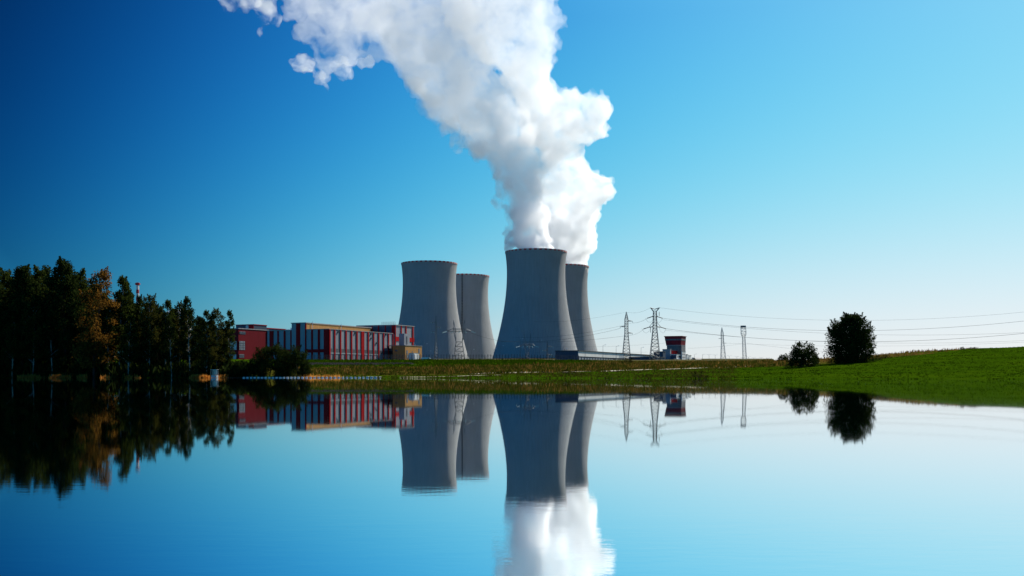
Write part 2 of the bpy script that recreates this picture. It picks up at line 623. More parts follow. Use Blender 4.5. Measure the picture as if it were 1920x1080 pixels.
# ------------------------------------------------------------------ cooling towers
def tower_radius(h, H=151.0):
    """hyperboloid: throat at 80 % of the height"""
    u = h / H
    t = 0.80
    if u < t:
        a = (t - u) / t
        return 41.3 * math.sqrt(1 + (1.09 * a) ** 2 * (1 + 0.05 * a))
    return 41.3 * math.sqrt(1 + (1.75 * (u - t)) ** 2)


def cooling_tower(px, Y, label, ladder=None):
    base = at(px, 672, Y)
    base.z = 25.0
    t = thing('cooling_tower', label, 'cooling tower', base, 'cooling towers of the power station')
    cx, cy, z0, H = base.x, base.y, 25.0, 151.0
    mb = MB()
    hs = np.linspace(0, H, 60)
    outer = [(tower_radius(h), z0 + h) for h in hs]
    inner = [(tower_radius(h) - (1.1 if h > 20 else 1.6), z0 + h) for h in hs[::-1]]
    mb.lathe(cx, cy, outer + inner, 144)
    mb.build('shell', M['tower'], t, True)
    # painted red and white warning blocks round the mouth
    rb = MB()
    r = tower_radius(H) + 0.12
    n = 76
    for k in range(n):
        a0, a1 = 2 * math.pi * k / n, 2 * math.pi * (k + 1) / n
        ri = r - 1.6
        q = [(cx + rr * math.cos(a), cy + rr * math.sin(a)) for rr, a in ((ri, a0), (r, a0), (r, a1), (ri, a1))]
        rb.hexa([(x, y, z0 + H - 2.2) for x, y in q], [(x, y, z0 + H + 0.06) for x, y in q], k % 2)
    rb.build('warning_ring', [M['red_paint'], M['rim_pale']], t)
    if ladder is not None:
        lb = MB()
        for i, h in enumerate(np.arange(4, H - 2, 1.6)):
            rr = tower_radius(h) + 0.35
            x, y = cx + rr * math.cos(ladder), cy + rr * math.sin(ladder)
            w = 0.75 if i % 3 else 1.15
            lb.box(x - w, x + w, y - 0.5, y + 0.3, z0 + h, z0 + h + (1.45 if i % 3 else 0.9))
        lb.build('access_ladder', M['dark_metal'], t)
    return t


T1 = cooling_tower(805, 1599, 'idle grey cooling tower, the large one on the left without steam')
T2 = cooling_tower(871, 1799, 'smaller idle cooling tower with a ladder line, half behind the large idle one', -1.62)
T3 = cooling_tower(1005, 1450, 'largest cooling tower, dark bluish concrete, shaded steam rising from its mouth')
T4 = cooling_tower(1053, 1644, 'steaming cooling tower half hidden behind the largest one, at far right of the four')


# ------------------------------------------------------------------ steam
def perlin(p, seed):
    rs = np.random.RandomState(seed)
    perm = rs.permutation(256)
    grad = rs.normal(size=(256, 3))
    grad /= np.linalg.norm(grad, axis=1)[:, None]
    i = np.floor(p).astype(int)
    f = p - i
    u = f * f * f * (f * (f * 6 - 15) + 10)
    out = 0
    for dx in (0, 1):
        for dy in (0, 1):
            for dz in (0, 1):
                h = perm[(perm[(perm[(i[:, 0] + dx) & 255] + i[:, 1] + dy) & 255] + i[:, 2] + dz) & 255]
                g = grad[h]
                d = (g * (f - np.array([dx, dy, dz]))).sum(1)
                w = np.where(dx, u[:, 0], 1 - u[:, 0]) * np.where(dy, u[:, 1], 1 - u[:, 1]) * np.where(dz, u[:, 2], 1 - u[:, 2])
                out = out + d * w
    return out


def steam_mat(name, dens, g=0.2, off=-1.85, floor=0.115, top=1.0):
    m, t, b = mat(name)
    nt = m.node_tree
    nt.nodes.remove(b)
    out = nt.nodes['Material Output']
    vs = t.n('ShaderNodeVolumeScatter')
    vs.inputs['Color'].default_value = (1, 1, 1, 1)
    g0 = t.n('ShaderNodeNewGeometry').outputs['Position']
    nz = t.noise(g0, 1 / 30.0, 6, 0.62, 0.5)
    sz = t.n('ShaderNodeSeparateXYZ')
    t.l(g0, sz.inputs[0])
    mr = t.n('ShaderNodeMapRange')
    t.l(sz.outputs[2], mr.inputs['Value'])
    for key, val in (('From Min', 370.0), ('From Max', 500.0), ('To Min', 1.0), ('To Max', top)):
        mr.inputs[key].default_value = val
    upper = mr.outputs['Result']
    thin = t.math('ADD', t.math('EXPONENT', t.math('MULTIPLY_ADD', sz.outputs[2], -1 / 55.0, 176 / 55.0)), t.math('MULTIPLY', upper, floor))   # the steam thins as it rises
    t.l(t.math('MULTIPLY', t.math('MULTIPLY_ADD', nz, 6.5, off, True), t.math('MULTIPLY', thin, dens)), vs.inputs['Density'])
    m.cycles.volume_step_rate = 0.12
    vs.inputs['Anisotropy'].default_value = g
    t.l(vs.outputs[0], out.inputs['Volume'])
    # a trace of droplet film so that the plume has a skin that can be met
    tr = t.n('ShaderNodeBsdfTransparent')
    df = t.n('ShaderNodeBsdfTranslucent')
    df.inputs[0].default_value = (0.95, 0.95, 0.95, 1)
    mx = t.n('ShaderNodeMixShader')
    mx.inputs[0].default_value = 0.004
    t.l(tr.outputs[0], mx.inputs[1])
    t.l(df.outputs[0], mx.inputs[2])
    t.l(mx.outputs[0], out.inputs['Surface'])
    return m


ICO = None


def ico():
    global ICO
    if ICO is None:
        import bmesh
        bm = bmesh.new()
        bmesh.ops.create_icosphere(bm, subdivisions=3, radius=1)
        ICO = (np.array([v.co[:] for v in bm.verts]), np.array([[v.index for v in f.verts] for f in bm.faces]))
        bm.free()
    return ICO


def cloud_mesh(balls, voxel, octaves, seed, floor_z=None):
    """union of balls, voxel-remeshed and roughened with billowing noise -> vertices, faces"""
    iv, jf = ico()
    V = np.concatenate([iv * b[3] + np.array(b[:3]) for b in balls])
    Fc = np.concatenate([jf + k * len(iv) for k in range(len(balls))])
    me = bpy.data.meshes.new('tmp')
    me.from_pydata(V.tolist(), [], Fc.tolist())
    o = bpy.data.objects.new('tmp', me)
    C.objects.link(o)
    md = o.modifiers.new('r', 'REMESH')
    md.mode = 'VOXEL'
    md.voxel_size = voxel
    dg = bpy.context.evaluated_depsgraph_get()
    dg.update()
    ev = o.evaluated_get(dg)
    me2 = bpy.data.meshes.new_from_object(ev)
    bpy.data.objects.remove(o)
    n = len(me2.vertices)
    co = np.empty(n * 3)
    me2.vertices.foreach_get('co', co)
    co = co.reshape(-1, 3)
    for i, (lam, amp, kind) in enumerate(octaves):
        me2.vertices.foreach_set('co', co.ravel())
        me2.update()
        nr = np.empty(n * 3)
        me2.vertex_normals.foreach_get('vector', nr)
        nr = nr.reshape(-1, 3)
        q = perlin(co / lam + 31.7 * (i + 1), seed + i)
        if kind == 'b':
            d = np.abs(q) * 2.2 - 0.45
        else:
            d = q * 1.6
        co = co + nr * (amp * d)[:, None]
    me2.vertices.foreach_set('co', co.ravel())
    me2.update()
    # a second remesh dissolves folded skin; then loose crumbs and inner bubbles are dropped
    o = bpy.data.objects.new('tmp', me2)
    C.objects.link(o)
    md = o.modifiers.new('r', 'REMESH')
    md.mode = 'VOXEL'
    md.voxel_size = voxel * 0.85
    dg = bpy.context.evaluated_depsgraph_get()
    dg.update()
    me3 = bpy.data.meshes.new_from_object(o.evaluated_get(dg))
    bpy.data.objects.remove(o)
    n = len(me3.vertices)
    co = np.empty(n * 3)
    me3.vertices.foreach_get('co', co)
    co = co.reshape(-1, 3)
    ed = np.empty(len(me3.edges) * 2, dtype=np.int64)
    me3.edges.foreach_get('vertices', ed)
    ed = ed.reshape(-1, 2)
    lab = np.arange(n)
    while True:                                          # label connected pieces
        m = np.minimum(lab[ed[:, 0]], lab[ed[:, 1]])
        new = lab.copy()
        np.minimum.at(new, ed[:, 0], m)
        np.minimum.at(new, ed[:, 1], m)
        new = new[new]
        if (new == lab).all():
            break
        lab = new
    ids, cnt = np.unique(lab, return_counts=True)
    big = set(ids[cnt > 350].tolist()) or {int(ids[cnt.argmax()])}
    keep = np.isin(lab, list(big))
    lt = np.empty(len(me3.polygons), dtype=np.int64)
    me3.polygons.foreach_get('loop_total', lt)
    lv = np.empty(len(me3.loops), dtype=np.int64)
    me3.loops.foreach_get('vertex_index', lv)
    st = np.concatenate([[0], np.cumsum(lt)[:-1]])
    remap = np.cumsum(keep) - 1
    faces = [tuple(remap[lv[a:a + k]].tolist()) for a, k in zip(st, lt) if keep[lv[a]]]
    out = bpy.data.meshes.new('steam')
    out.from_pydata(co[keep].tolist(), [], faces)
    out.update()
    return out, co[keep]


def plume(name, label, path, origin, m, voxel, octaves, seed, jitter):
    rs = np.random.RandomState(seed)
    balls = []
    for px, py, r, Y in path:
        p = at(px, py, Y)
        rm = r * Y / F
        balls.append((p.x, p.y, p.z, rm * 0.80))
        for _ in range(jitter):
            d = rs.normal(size=3)
            d /= np.linalg.norm(d)
            d[1] *= 1.0
            k = rs.uniform(0.30, 0.52)
            q = np.array(p) + d * rm * (0.92 - k)
            balls.append((q[0], q[1], q[2], rm * k))
    me, co = cloud_mesh(balls, voxel, octaves, seed)
    co = co - np.array(origin)
    me.vertices.foreach_set('co', co.ravel())
    me.materials.clear()
    me.materials.append(m)
    me.polygons.foreach_set('use_smooth', np.ones(len(me.polygons), dtype=bool))
    me.update()
    me.name = name
    o = bpy.data.objects.new(name, me)
    C.objects.link(o)
    o.location = origin
    OFF[o] = Vector(origin)
    return o if label is None else tag(o, label, 'steam plume', 'steam plumes over the cooling towers')


OCT = [(120, 16, 'p'), (58, 14, 'b'), (27, 9.0, 'b'), (13, 5.0, 'b'), (6.5, 2.6, 'b')]
STEAM = steam_mat('steam', 0.18, 0.4, -2.35, 0.105, 0.75)
STEAM_B = steam_mat('bright_steam', 0.13, 0.4, -2.25, 0.36, 0.32)
WISP = steam_mat('thin_steam', 0.14, 0.4, -2.65, 0.26)

# column of the largest tower: shaded, drifts up and to the left, then spreads along the top
pathA = [(1003, 476, 50, 1450), (1000, 452, 53, 1450), (995, 425, 52, 1450), (990, 398, 50, 1452), (984, 368, 52, 1455), (978, 338, 54, 1458),
         (968, 308, 60, 1462), (955, 278, 68, 1466), (938, 248, 78, 1472), (915, 215, 88, 1478), (890, 180, 96, 1485), (862, 145, 100, 1492),
         (830, 108, 104, 1500), (795, 72, 104, 1508), (755, 38, 100, 1515), (710, 10, 92, 1522), (668, 40, 66, 1526), (640, 70, 48, 1528), (608, 124, 44, 1530), (608, 148, 24, 1530),
         (576, 62, 44, 1530), (650, 100, 48, 1528), (618, 30, 66, 1530), (596, 92, 34, 1530), (660, -20, 80, 1530), (600, -15, 70, 1535), (560, 15, 46, 1538), (540, -40, 60, 1540), (480, -50, 55, 1545),
         (960, 455, 26, 1440), (968, 425, 22, 1440), (985, 350, 52, 1470), (1002, 296, 42, 1482), (780, -10, 90, 1520), (850, 30, 80, 1510), (720, -70, 80, 1530),
         (896, 268, 36, 1460), (812, 205, 30, 1480), (700, 100, 34, 1515), (740, 112, 26, 1512)]
# plume of the rear tower: bright bulging heads on the right
pathB = [(1055, 497, 33, 1642), (1064, 478, 36, 1634), (1080, 462, 40, 1622), (1086, 436, 38, 1608), (1084, 408, 40, 1592), (1096, 378, 50, 1576), (1114, 350, 52, 1566),
         (1088, 325, 44, 1560), (1062, 335, 44, 1562), (1050, 380, 42, 1580), (1052, 420, 40, 1600), (1055, 455, 38, 1620), (1042, 300, 48, 1556),
         (1048, 262, 52, 1552), (1075, 240, 52, 1550), (1100, 222, 50, 1548), (1118, 200, 48, 1548), (1075, 195, 46, 1550), (1040, 215, 60, 1552), (1010, 235, 56, 1550),
         (1000, 180, 66, 1550), (985, 130, 72, 1550), (990, 80, 72, 1550), (1000, 40, 68, 1550), (1025, 75, 42, 1552), (1048, 40, 30, 1552), (985, 0, 76, 1548), (950, -30, 90, 1545),
         (930, 60, 86, 1550), (900, 10, 90, 1545), (870, -60, 90, 1545), (1010, -50, 60, 1545), (1026, 110, 28, 1555), (1078, 285, 34, 1550), (1040, 385, 44, 1575), (1045, 422, 38, 1590), (1030, 340, 48, 1560), (1095, 455, 34, 1612), (1104, 232, 50, 1548)]
plumeA = plume('steam_plume', 'grey shaded steam column rising from the largest cooling tower and drifting left', pathA, tuple(at(1003, 470, 1450)), STEAM, 2.1, OCT, 5, 5)
plumeB = plume('steam_plume', 'bright white bulging steam column rising behind from the half hidden cooling tower', pathB, tuple(at(1049, 490, 1644)), STEAM_B, 2.1, OCT, 17, 5)
WO = [(60, 14, 'b'), (28, 10, 'b'), (13, 6, 'b'), (6, 2.6, 'b')]
for i, w in enumerate([
        [(430, 8, 26, 1545), (462, 0, 36, 1545), (498, 10, 32, 1542), (505, 38, 22, 1540), (488, 60, 12, 1540), (530, -20, 34, 1540)],
        [(575, 118, 24, 1530), (600, 150, 20, 1530), (612, 164, 12, 1530), (640, 128, 26, 1528), (560, 112, 14, 1530), (682, 118, 24, 1522)],
        [(842, 236, 30, 1478), (866, 268, 26, 1470), (895, 284, 28, 1466), (930, 330, 24, 1460), (940, 372, 20, 1456), (812, 200, 30, 1484), (780, 160, 26, 1492)],
        [(952, 460, 20, 1440), (955, 430, 22, 1442), (958, 398, 20, 1444), (948, 352, 20, 1448)]]):
    p = plume('wisp', None, w, tuple(OFF[plumeA]), WISP, 2.4, WO, 40 + i, 6)
    p.parent = plumeA
    p.location = (0, 0, 0)

#@@PART2
# ------------------------------------------------------------------ plant buildings
E1 = Vector((0.427, 0.904, 0)).normalized()          # runs away from the camera along the sunlit fronts
E2 = Vector((-E1.y, E1.x, 0))                        # runs left along the shaded fronts


class Frame:
    """local axes of the plant grid: a along the lit front, b to the left along the dark front"""
    def __init__(s, px, Y):
        s.o = Vector(((px - 960) / F * Y, Y, 0))

    def p(s, a, b, z):
        q = s.o + E1 * a + E2 * b
        return (q.x, q.y, z)

    def box(s, mb, a0, a1, b0, b1, z0, z1, m=0):
        f = s.p
        mb.hexa([f(a0, b0, z0), f(a1, b0, z0), f(a1, b1, z0), f(a0, b1, z0)],
                [f(a0, b0, z1), f(a1, b0, z1), f(a1, b1, z1), f(a0, b1, z1)], m)

    def a_of(s, px, b=0.0):
        u = (px - 960) / F
        q = s.o + E2 * b
        return (u * q.y - q.x) / (E1.x - u * E1.y)

    def b_of(s, px, a=0.0):
        u = (px - 960) / F
        q = s.o + E1 * a
        return (u * q.y - q.x) / (E2.x - u * E2.y)

    def z_of(s, py, a=0.0, b=0.0):
        q = s.o + E1 * a + E2 * b
        return CH + (HZ - py) / F * q.y


GP = 'buildings of the power station'
FR = Frame(617, 600)
ZB = 6.0                                             # walls start below the bank, which hides their feet
z_low, z_tall = FR.z_of(617.3), FR.z_of(606, 0, 16.2)
z_bt, z_bb = FR.z_of(653.2), FR.z_of(660.6)          # dark window band of the lit front

# --- striped hall
hall = thing('striped_hall', 'long grey hall with red vertical stripes, lit side with thirteen panels, left of the towers', 'industrial hall', FR.p(0, 0, ZB), GP)
mb = MB()
FR.box(mb, 0, 70, 0, 16.2, ZB, z_low)
mb.build('wall', M['grey_panel'], hall)
mb = MB()
FR.box(mb, -0.3, 70.2, -0.3, 16.2, z_low, z_low + 0.35)
mb.build('roof', M['roof'], hall)
mb = MB()
FR.box(mb, 0, 70, -0.12, 0, z_bb, z_bt)
mb.build('window_band', M['band'], hall)
mb = MB()
FR.box(mb, 0.3, 69.8, -0.2, 0, z_bb - 0.75, z_bb - 0.08)
mb.build('sill_flashing', M['pane'], hall)
stripes = [(616.9, 619.0), (626.0, 628.1), (637.0, 639.2), (647.4, 649.5), (657.7, 659.8), (668.0, 670.0), (677.0, 682.2), (689.2, 691.0), (699.2, 701.0), (708.8, 710.6), (718.0, 719.7), (727.2, 728.8), (735.8, 736.8)]
for p0, p1 in stripes:
    mb = MB()
    FR.box(mb, max(FR.a_of(p0), -0.25), FR.a_of(p1), -0.4, 0, ZB, z_low + 0.02)
    mb.build('red_stripe', M['red_panel'], hall)
for p0, p1 in [(607.6, 616.9), (596.4, 600), (584, 587)]:
    mb = MB()
    FR.box(mb, -0.4, 0, FR.b_of(p1), FR.b_of(p0), ZB, z_low + 0.02)
    mb.build('red_stripe', M['red_panel'], hall)
mb = MB()
FR.box(mb, -0.32, 0, 0.3, 16.2, FR.z_of(660.5), FR.z_of(654.5))
mb.build('red_band', M['red_panel'], hall)
for p, py in [(633, 622), (665, 624), (694.5, 626), (722.5, 627.5), (705, 643), (695, 634)]:   # small wall vents
    a = FR.a_of(p)
    z = FR.z_of(py, a)
    mb = MB()
    FR.box(mb, a, a + 0.9, -0.55, 0, z - 0.5, z + 0.4)
    mb.build('wall_vent', M['dark_metal'], hall)

# --- tall hall behind it: tan flank above the striped hall's roof, striped end towards the camera
tall = thing('tall_hall', 'tall hall with a long tan flank rising behind the red striped hall', 'industrial hall', FR.p(0, 16.4, ZB), GP)
mb = MB()
FR.box(mb, 0, 70, 16.4, 27, ZB, z_tall)
mb.build('wall', M['tan'], tall)
mb = MB()
FR.box(mb, -0.5, 70.3, 16.1, 27.3, z_tall, z_tall + 0.5)
mb.build('roof', M['roof'], tall)
for p0, p1, m in [(563.6, 572.6, 'grey_panel'), (556, 563.6, 'red_panel'), (547.5, 556, 'grey_panel'), (572.6, 574.6, 'red_panel')]:
    mb = MB()
    FR.box(mb, -0.5 if m == 'red_panel' else -0.3, 0, FR.b_of(p1), FR.b_of(p0), ZB, z_tall - 0.05)
    mb.build('end_panel', M[m], tall)
for p in (639, 585):
    mb = MB()
    a = FR.a_of(p, 16.3)
    q = FR.p(a, 15.9, z_low)
    mb.tube([q, (q[0], q[1], z_tall + 1.5)], 0.14, 6)
    mb.build('downpipe', M['white'], tall)

# --- low wing on the left of the striped hall
wing = thing('striped_wing', 'lower dark striped wing between the red brick block and the tall hall', 'industrial hall', FR.p(0, 27.2, ZB), GP)
z_wing = FR.z_of(619.8, 0, 30)
mb = MB()
FR.box(mb, 0, 60, 27.2, 45, ZB, z_wing)
mb.build('wall', M['grey_panel'], wing)
mb = MB()
FR.box(mb, -0.4, 60, 27.2, 45.3, z_wing, z_wing + 0.4)
mb.build('roof', M['roof'], wing)
for p0, p1 in [(506, 513), (520.5, 523), (532.5, 535.5), (545, 547.2)]:
    mb = MB()
    FR.box(mb, -0.4, 0, FR.b_of(p1), FR.b_of(p0), ZB, z_wing - 0.02)
    mb.build('red_stripe', M['red_panel'], wing)
mb = MB()
FR.box(mb, -0.3, 0, 27.3, 44.9, FR.z_of(660.5, 0, 30), FR.z_of(655.2, 0, 30))
mb.build('red_band', M['red_panel'], wing)
mb = MB()
FR.box(mb, 4, 7, 29, 31, z_wing + 0.4, z_wing + 1.9)
mb.build('roof_box', M['white'], wing)
mb = MB()
FR.box(mb, 12, 16, 36, 41, z_wing + 0.4, z_wing + 1.4)
mb.build('roof_box', M['white'], wing)

# --- tall block at the right end
blk = thing('tower_block', 'tall red and grey block closing the right end of the striped hall', 'industrial block', FR.p(73, 0, ZB), GP)
z_blk = FR.z_of(609.8, 73)
mb = MB()
FR.box(mb, 73, 97, 0, 30, ZB, z_blk)
mb.build('wall', M['grey_panel'], blk)
mb = MB()
FR.box(mb, 72.6, 97.3, -0.5, 30, z_blk, z_blk + 0.45)
mb.build('roof', M['roof'], blk)
FB = FR
for p0, p1 in [(739.0, 741.2), (751.2, 752.7), (760.1, 761.6), (772.9, 774.8)]:
    mb = MB()
    a0, a1 = max(FB.a_of(p0), 72.7), FB.a_of(p1)
    FR.box(mb, a0, max(a1, a0 + 0.7), -0.4, 0, ZB, z_blk - 0.02)
    mb.build('red_stripe', M['red_panel'], blk)
mb = MB()
FR.box(mb, 73.2, 97, -0.3, 0, FR.z_of(640, 80), FR.z_of(632, 80))
mb.build('red_band', M['red_panel'], blk)
for p0, p1 in [(735, 740), (722, 724), (709, 711), (697, 699)]:
    mb = MB()
    FR.box(mb, 72.6, 73, max(FR.b_of(p1, 73), 0), FR.b_of(p0, 73), z_low, z_blk - 0.02)
    mb.build('red_stripe', M['red_panel'], blk)
mb = MB()
FR.box(mb, 72.75, 73, 0.3, 29.5, z_low + 0.4, z_blk - 0.3)
mb.build('blue_cladding', M['blue_panel'], blk)
mb = MB()
for i in range(9):
    q = FR.p(74, 0.5 + i * 1.3, z_blk + 0.4)
    mb.tube([q, (q[0], q[1], z_blk + 2.2)], 0.09, 5)
for h in (1.2, 2.2):
    mb.tube([FR.p(74, 0.5, z_blk + h), FR.p(74, 10.9, z_blk + h)], 0.09, 5)
mb.build('roof_railing', M['steel_light'], blk)

# --- tan annex with the grey lift shaft and a container
anx = thing('tan_annex', 'low tan annex in front of the tall red and grey block', 'annex', FR.p(62, -14.2, ZB), GP)
z_an = FR.z_of(647.8, 62, -14.2)
mb = MB()
FR.box(mb, 62, 83, -14.2, -5, ZB, z_an)
FR.box(mb, 73.4, 83, -5, -0.5, ZB, z_an - 0.004)
mb.build('wall', M['tan'], anx)
mb = MB()
FR.box(mb, 61.7, 83.3, -14.5, -0.6, z_an, z_an + 0.25)
mb.build('roof', M['roof'], anx)
for a0, a1, p0, p1 in [(63.6, 65.3, 657, 664), (64, 66, 665, 672), (78.5, 80.3, 653, 662), (78.6, 80.8, 665.5, 671), (70.5, 71.2, 658, 661)]:
    mb = MB()
    FR.box(mb, a0, a1, -14.32, -14.2, FR.z_of(p1, 65, -14.2), FR.z_of(p0, 65, -14.2))
    mb.build('window', M['glass'], anx)
mb = MB()
FR.box(mb, 61.88, 62, -8.6, -6.8, FR.z_of(659, 62, -9), FR.z_of(655.5, 62, -9))
mb.build('window', M['glass'], anx)
shaft = thing('lift_shaft', 'grey upright shaft standing on the roof of the tan annex', 'shaft', FR.p(68, -10, z_an), GP)
mb = MB()
FR.box(mb, 68, 74.5, -10, -6, z_an + 0.25, FR.z_of(625.5, 68, -10))
mb.build('wall', M['grey_panel'], shaft)
mb = MB()
FR.box(mb, 70.4, 71.8, -10.15, -10, z_an + 1.2, FR.z_of(630.5, 68, -10))
mb.build('louvre', M['band'], shaft)
FC = Frame(775.6, 640)
cont = thing('grey_container', 'grey box container with a white lit side before the tan annex', 'container', FC.p(0, 0, 9), None)
z_c = FC.z_of(662.2)
mb = MB()
FC.box(mb, 0, 6.2, 0, 3.6, ZB, z_c)
mb.build('body', M['pale'], cont)
mb = MB()
FC.box(mb, -0.1, 6.3, -0.1, 3.7, z_c, z_c + 0.15)
mb.build('lid', M['roof'], cont)
mb = MB()
FC.box(mb, 0.5, 2.9, -0.1, 0, ZB + 3, z_c - 0.5)
mb.build('door', M['white'], cont)

# --- red brick block
FK = Frame(447, 640)
brick = thing('brick_block', 'dark red brick block with pale windows, right of the wood', 'brick building', FK.p(0, 0, ZB), GP)
z_k = FK.z_of(616.5)
mb = MB()
FK.box(mb, 0, 29, 0, 26, ZB, z_k)
mb.build('wall', M['brick'], brick)
mb = MB()
FK.box(mb, -0.3, 29.3, -0.3, 26, z_k, z_k + 0.5)
mb.build('roof', M['roof'], brick)
for p0, p1, y0, y1 in [(448.9, 460, 621.5, 626.2), (448.6, 459.2, 639.3, 656), (448.6, 457.6, 664, 670.5)]:
    a0, a1 = FK.a_of(p0), FK.a_of(p1)
    mb = MB()
    FK.box(mb, a0, a1, -0.12, 0, FK.z_of(y1), FK.z_of(y0))
    w = mb.build('window', M['pane'], brick)
    fr = MB()
    zz0, zz1 = FK.z_of(y1), FK.z_of(y0)
    for k in range(5):
        a = a0 + (a1 - a0) * k / 4
        FK.box(fr, a - 0.08, a + 0.08, -0.22, -0.12, zz0, zz1)
    for k in range(1, 4):
        z = zz0 + (zz1 - zz0) * k / 4
        FK.box(fr, a0 + 0.1, a1 - 0.1, -0.2, -0.12, z - 0.08, z + 0.08)
    fo = fr.build('frame', M['dark_metal'], brick)
    fo.parent = w
for p0, p1, y0, y1 in [(432, 443.6, 640, 656), (424, 443, 664.5, 673)]:
    mb = MB()
    FK.box(mb, -0.12, 0, FK.b_of(p1), FK.b_of(p0), FK.z_of(y1), FK.z_of(y0))
    mb.build('window', M['pane'], brick)
mb = MB()
FK.box(mb, 28.2, 29.15, -0.6, 0, ZB, z_k - 0.05)
mb.build('corner_pier', M['tan'], brick)

# --- blocks peeping over its roof
FB2 = Frame(476, 720)
b2 = thing('blue_block', 'dark blue roof block with a red patch above the brick block', 'industrial block', FB2.p(0, 0, ZB), GP)
z2 = FB2.z_of(608.9)
mb = MB()
FB2.box(mb, 0, 14, 0, 16, ZB, z2)
mb.build('wall', M['blue_panel'], b2)
mb = MB()
FB2.box(mb, -0.3, 14.3, -0.3, 16.3, z2, z2 + 0.4)
mb.build('roof', M['red_panel'], b2)
mb = MB()
FB2.box(mb, -0.25, 0, 0, 4.6, ZB, z2)
mb.build('red_front', M['red_panel'], b2)
mb = MB()
FB2.box(mb, -0.2, 0, 4.6, 7, ZB, z2 - 0.4)
mb.build('pale_front', M['pane'], b2)
FB3 = Frame(497, 745)
b3 = thing('blue_hall', 'low blue hall with a thin red roof edge behind the brick block', 'industrial hall', FB3.p(0, 0, ZB), GP)
z3 = FB3.z_of(615.6)
mb = MB()
FB3.box(mb, 0, 24, 0, 12, ZB, z3)
mb.build('wall', M['blue_panel'], b3)
mb = MB()
FB3.box(mb, -0.3, 24.3, -0.3, 12.3, z3, z3 + 0.5)
mb.build('roof', M['red_panel'], b3)

# --- containment dome and striped vent stack behind the wood
bp_ = at(333, 600, 1000)
dome = thing('reactor_dome', 'pale round reactor building barely showing above the wood', 'reactor building', (bp_.x, bp_.y, 15), GP)
zt = at(333, 584.5, 1000).z
mb = MB()
mb.lathe(bp_.x, bp_.y, [(13, 15), (13, zt - 4)], 40)
mb.build('wall', M['pale'], dome, True)
mb = MB()
mb.lathe(bp_.x, bp_.y, [(13.4, zt - 4)] + [(13.4 * math.cos(t), zt - 4 + 6 * math.sin(t)) for t in np.linspace(0.05, 1.5, 8)], 40)
mb.build('roof', M['white'], dome, True)
cp = at(258, 600, 1600)
st = thing('vent_stack', 'tall red and white banded chimney standing behind the wood', 'chimney', (cp.x, cp.y, 25), GP)
zs = [at(258, y, 1600).z for y in (535, 543, 550, 557, 564, 571, 580, 590)] + [25.0]
for i in range(len(zs) - 1):
    mb = MB()
    r = 2.05 + 0.12 * i
    mb.lathe(cp.x, cp.y, [(r, zs[i]), (r + 0.12, zs[i + 1])], 24)
    mb.build('band', M['white_paint' if i % 2 == 0 else 'red_paint'], st, True)
mb = MB()
zt = at(258, 530, 1600).z
mb.lathe(cp.x, cp.y, [(2.1, zs[0]), (3.9, zs[0] + 1.2), (3.9, zs[0] + 2.2), (2.6, zs[0] + 2.4), (2.6, zt), (0.1, zt)], 24)
mb.build('cap', M['red_paint'], st)
mb = MB()
mb.lathe(cp.x, cp.y, [(3.85, zs[0] + 2.2), (3.95, zs[0] + 2.2), (3.95, zs[0] + 3.2), (3.85, zs[0] + 3.2)], 24)
mb.build('platform_rail', M['red_paint'], st)

# --- long low hall in front of the rear towers
FL = Frame(1084, 800)
lh = thing('long_hall', 'long low hall with a pale fascia running right from the largest tower', 'industrial hall', FL.p(0, 0, 10), GP)
z_l = FL.z_of(656.9)
z_f = FL.z_of(668)
mb = MB()
FL.box(mb, 0, 205, 0, 19, 8, z_f)
mb.build('wall', M['blue_panel'], lh)
mb = MB()
FL.box(mb, -0.2, 205, -0.3, 19, z_f, z_l - 0.6)
mb.build('fascia', M['pale'], lh)
mb = MB()
FL.box(mb, -0.8, 205.8, -0.9, 19.5, z_l - 0.6, z_l)
mb.build('roof', M['dark_metal'], lh)
mb = MB()
FL.box(mb, -0.35, -0.2, 0, 19, z_f - 0.1, z_l - 0.6)
mb.build('end_cladding', M['blue_panel'], lh)
a = 2.0
while a < 200:
    mb = MB()
    FL.box(mb, a, a + 3.1, -0.12, 0, 10.5, z_f - 0.9)
    mb.build('window', M['pane'] if R.random() < 0.7 else M['glass'], lh)
    a += 6.2
FS = Frame(1196, 860)
sh = thing('dark_shed', 'low dark shed standing between the two pylons before the long hall', 'shed', FS.p(0, 0, 10), GP)
mb = MB()
FS.box(mb, 0, 24, -16, 8, 8, FS.z_of(670))
mb.build('wall', M['blue_panel'], sh)
mb = MB()
FS.box(mb, -0.4, 24.4, -16.4, 8.4, FS.z_of(670), FS.z_of(669.2))
mb.build('roof', M['dark_metal'], sh)
FD = Frame(1243, 900)
shd = thing('dark_cabin', 'dark blue cabin behind the legs of the tallest pylon', 'cabin', FD.p(0, 0, 12), GP)
mb = MB()
FD.box(mb, 0, 8, 0, 8.5, 8, FD.z_of(659.5))
mb.build('wall', M['blue_panel'], shd)
mb = MB()
FD.box(mb, -0.3, 8.3, -0.3, 8.8, FD.z_of(659.5), FD.z_of(658.7))
mb.build('roof', M['dark_metal'], shd)

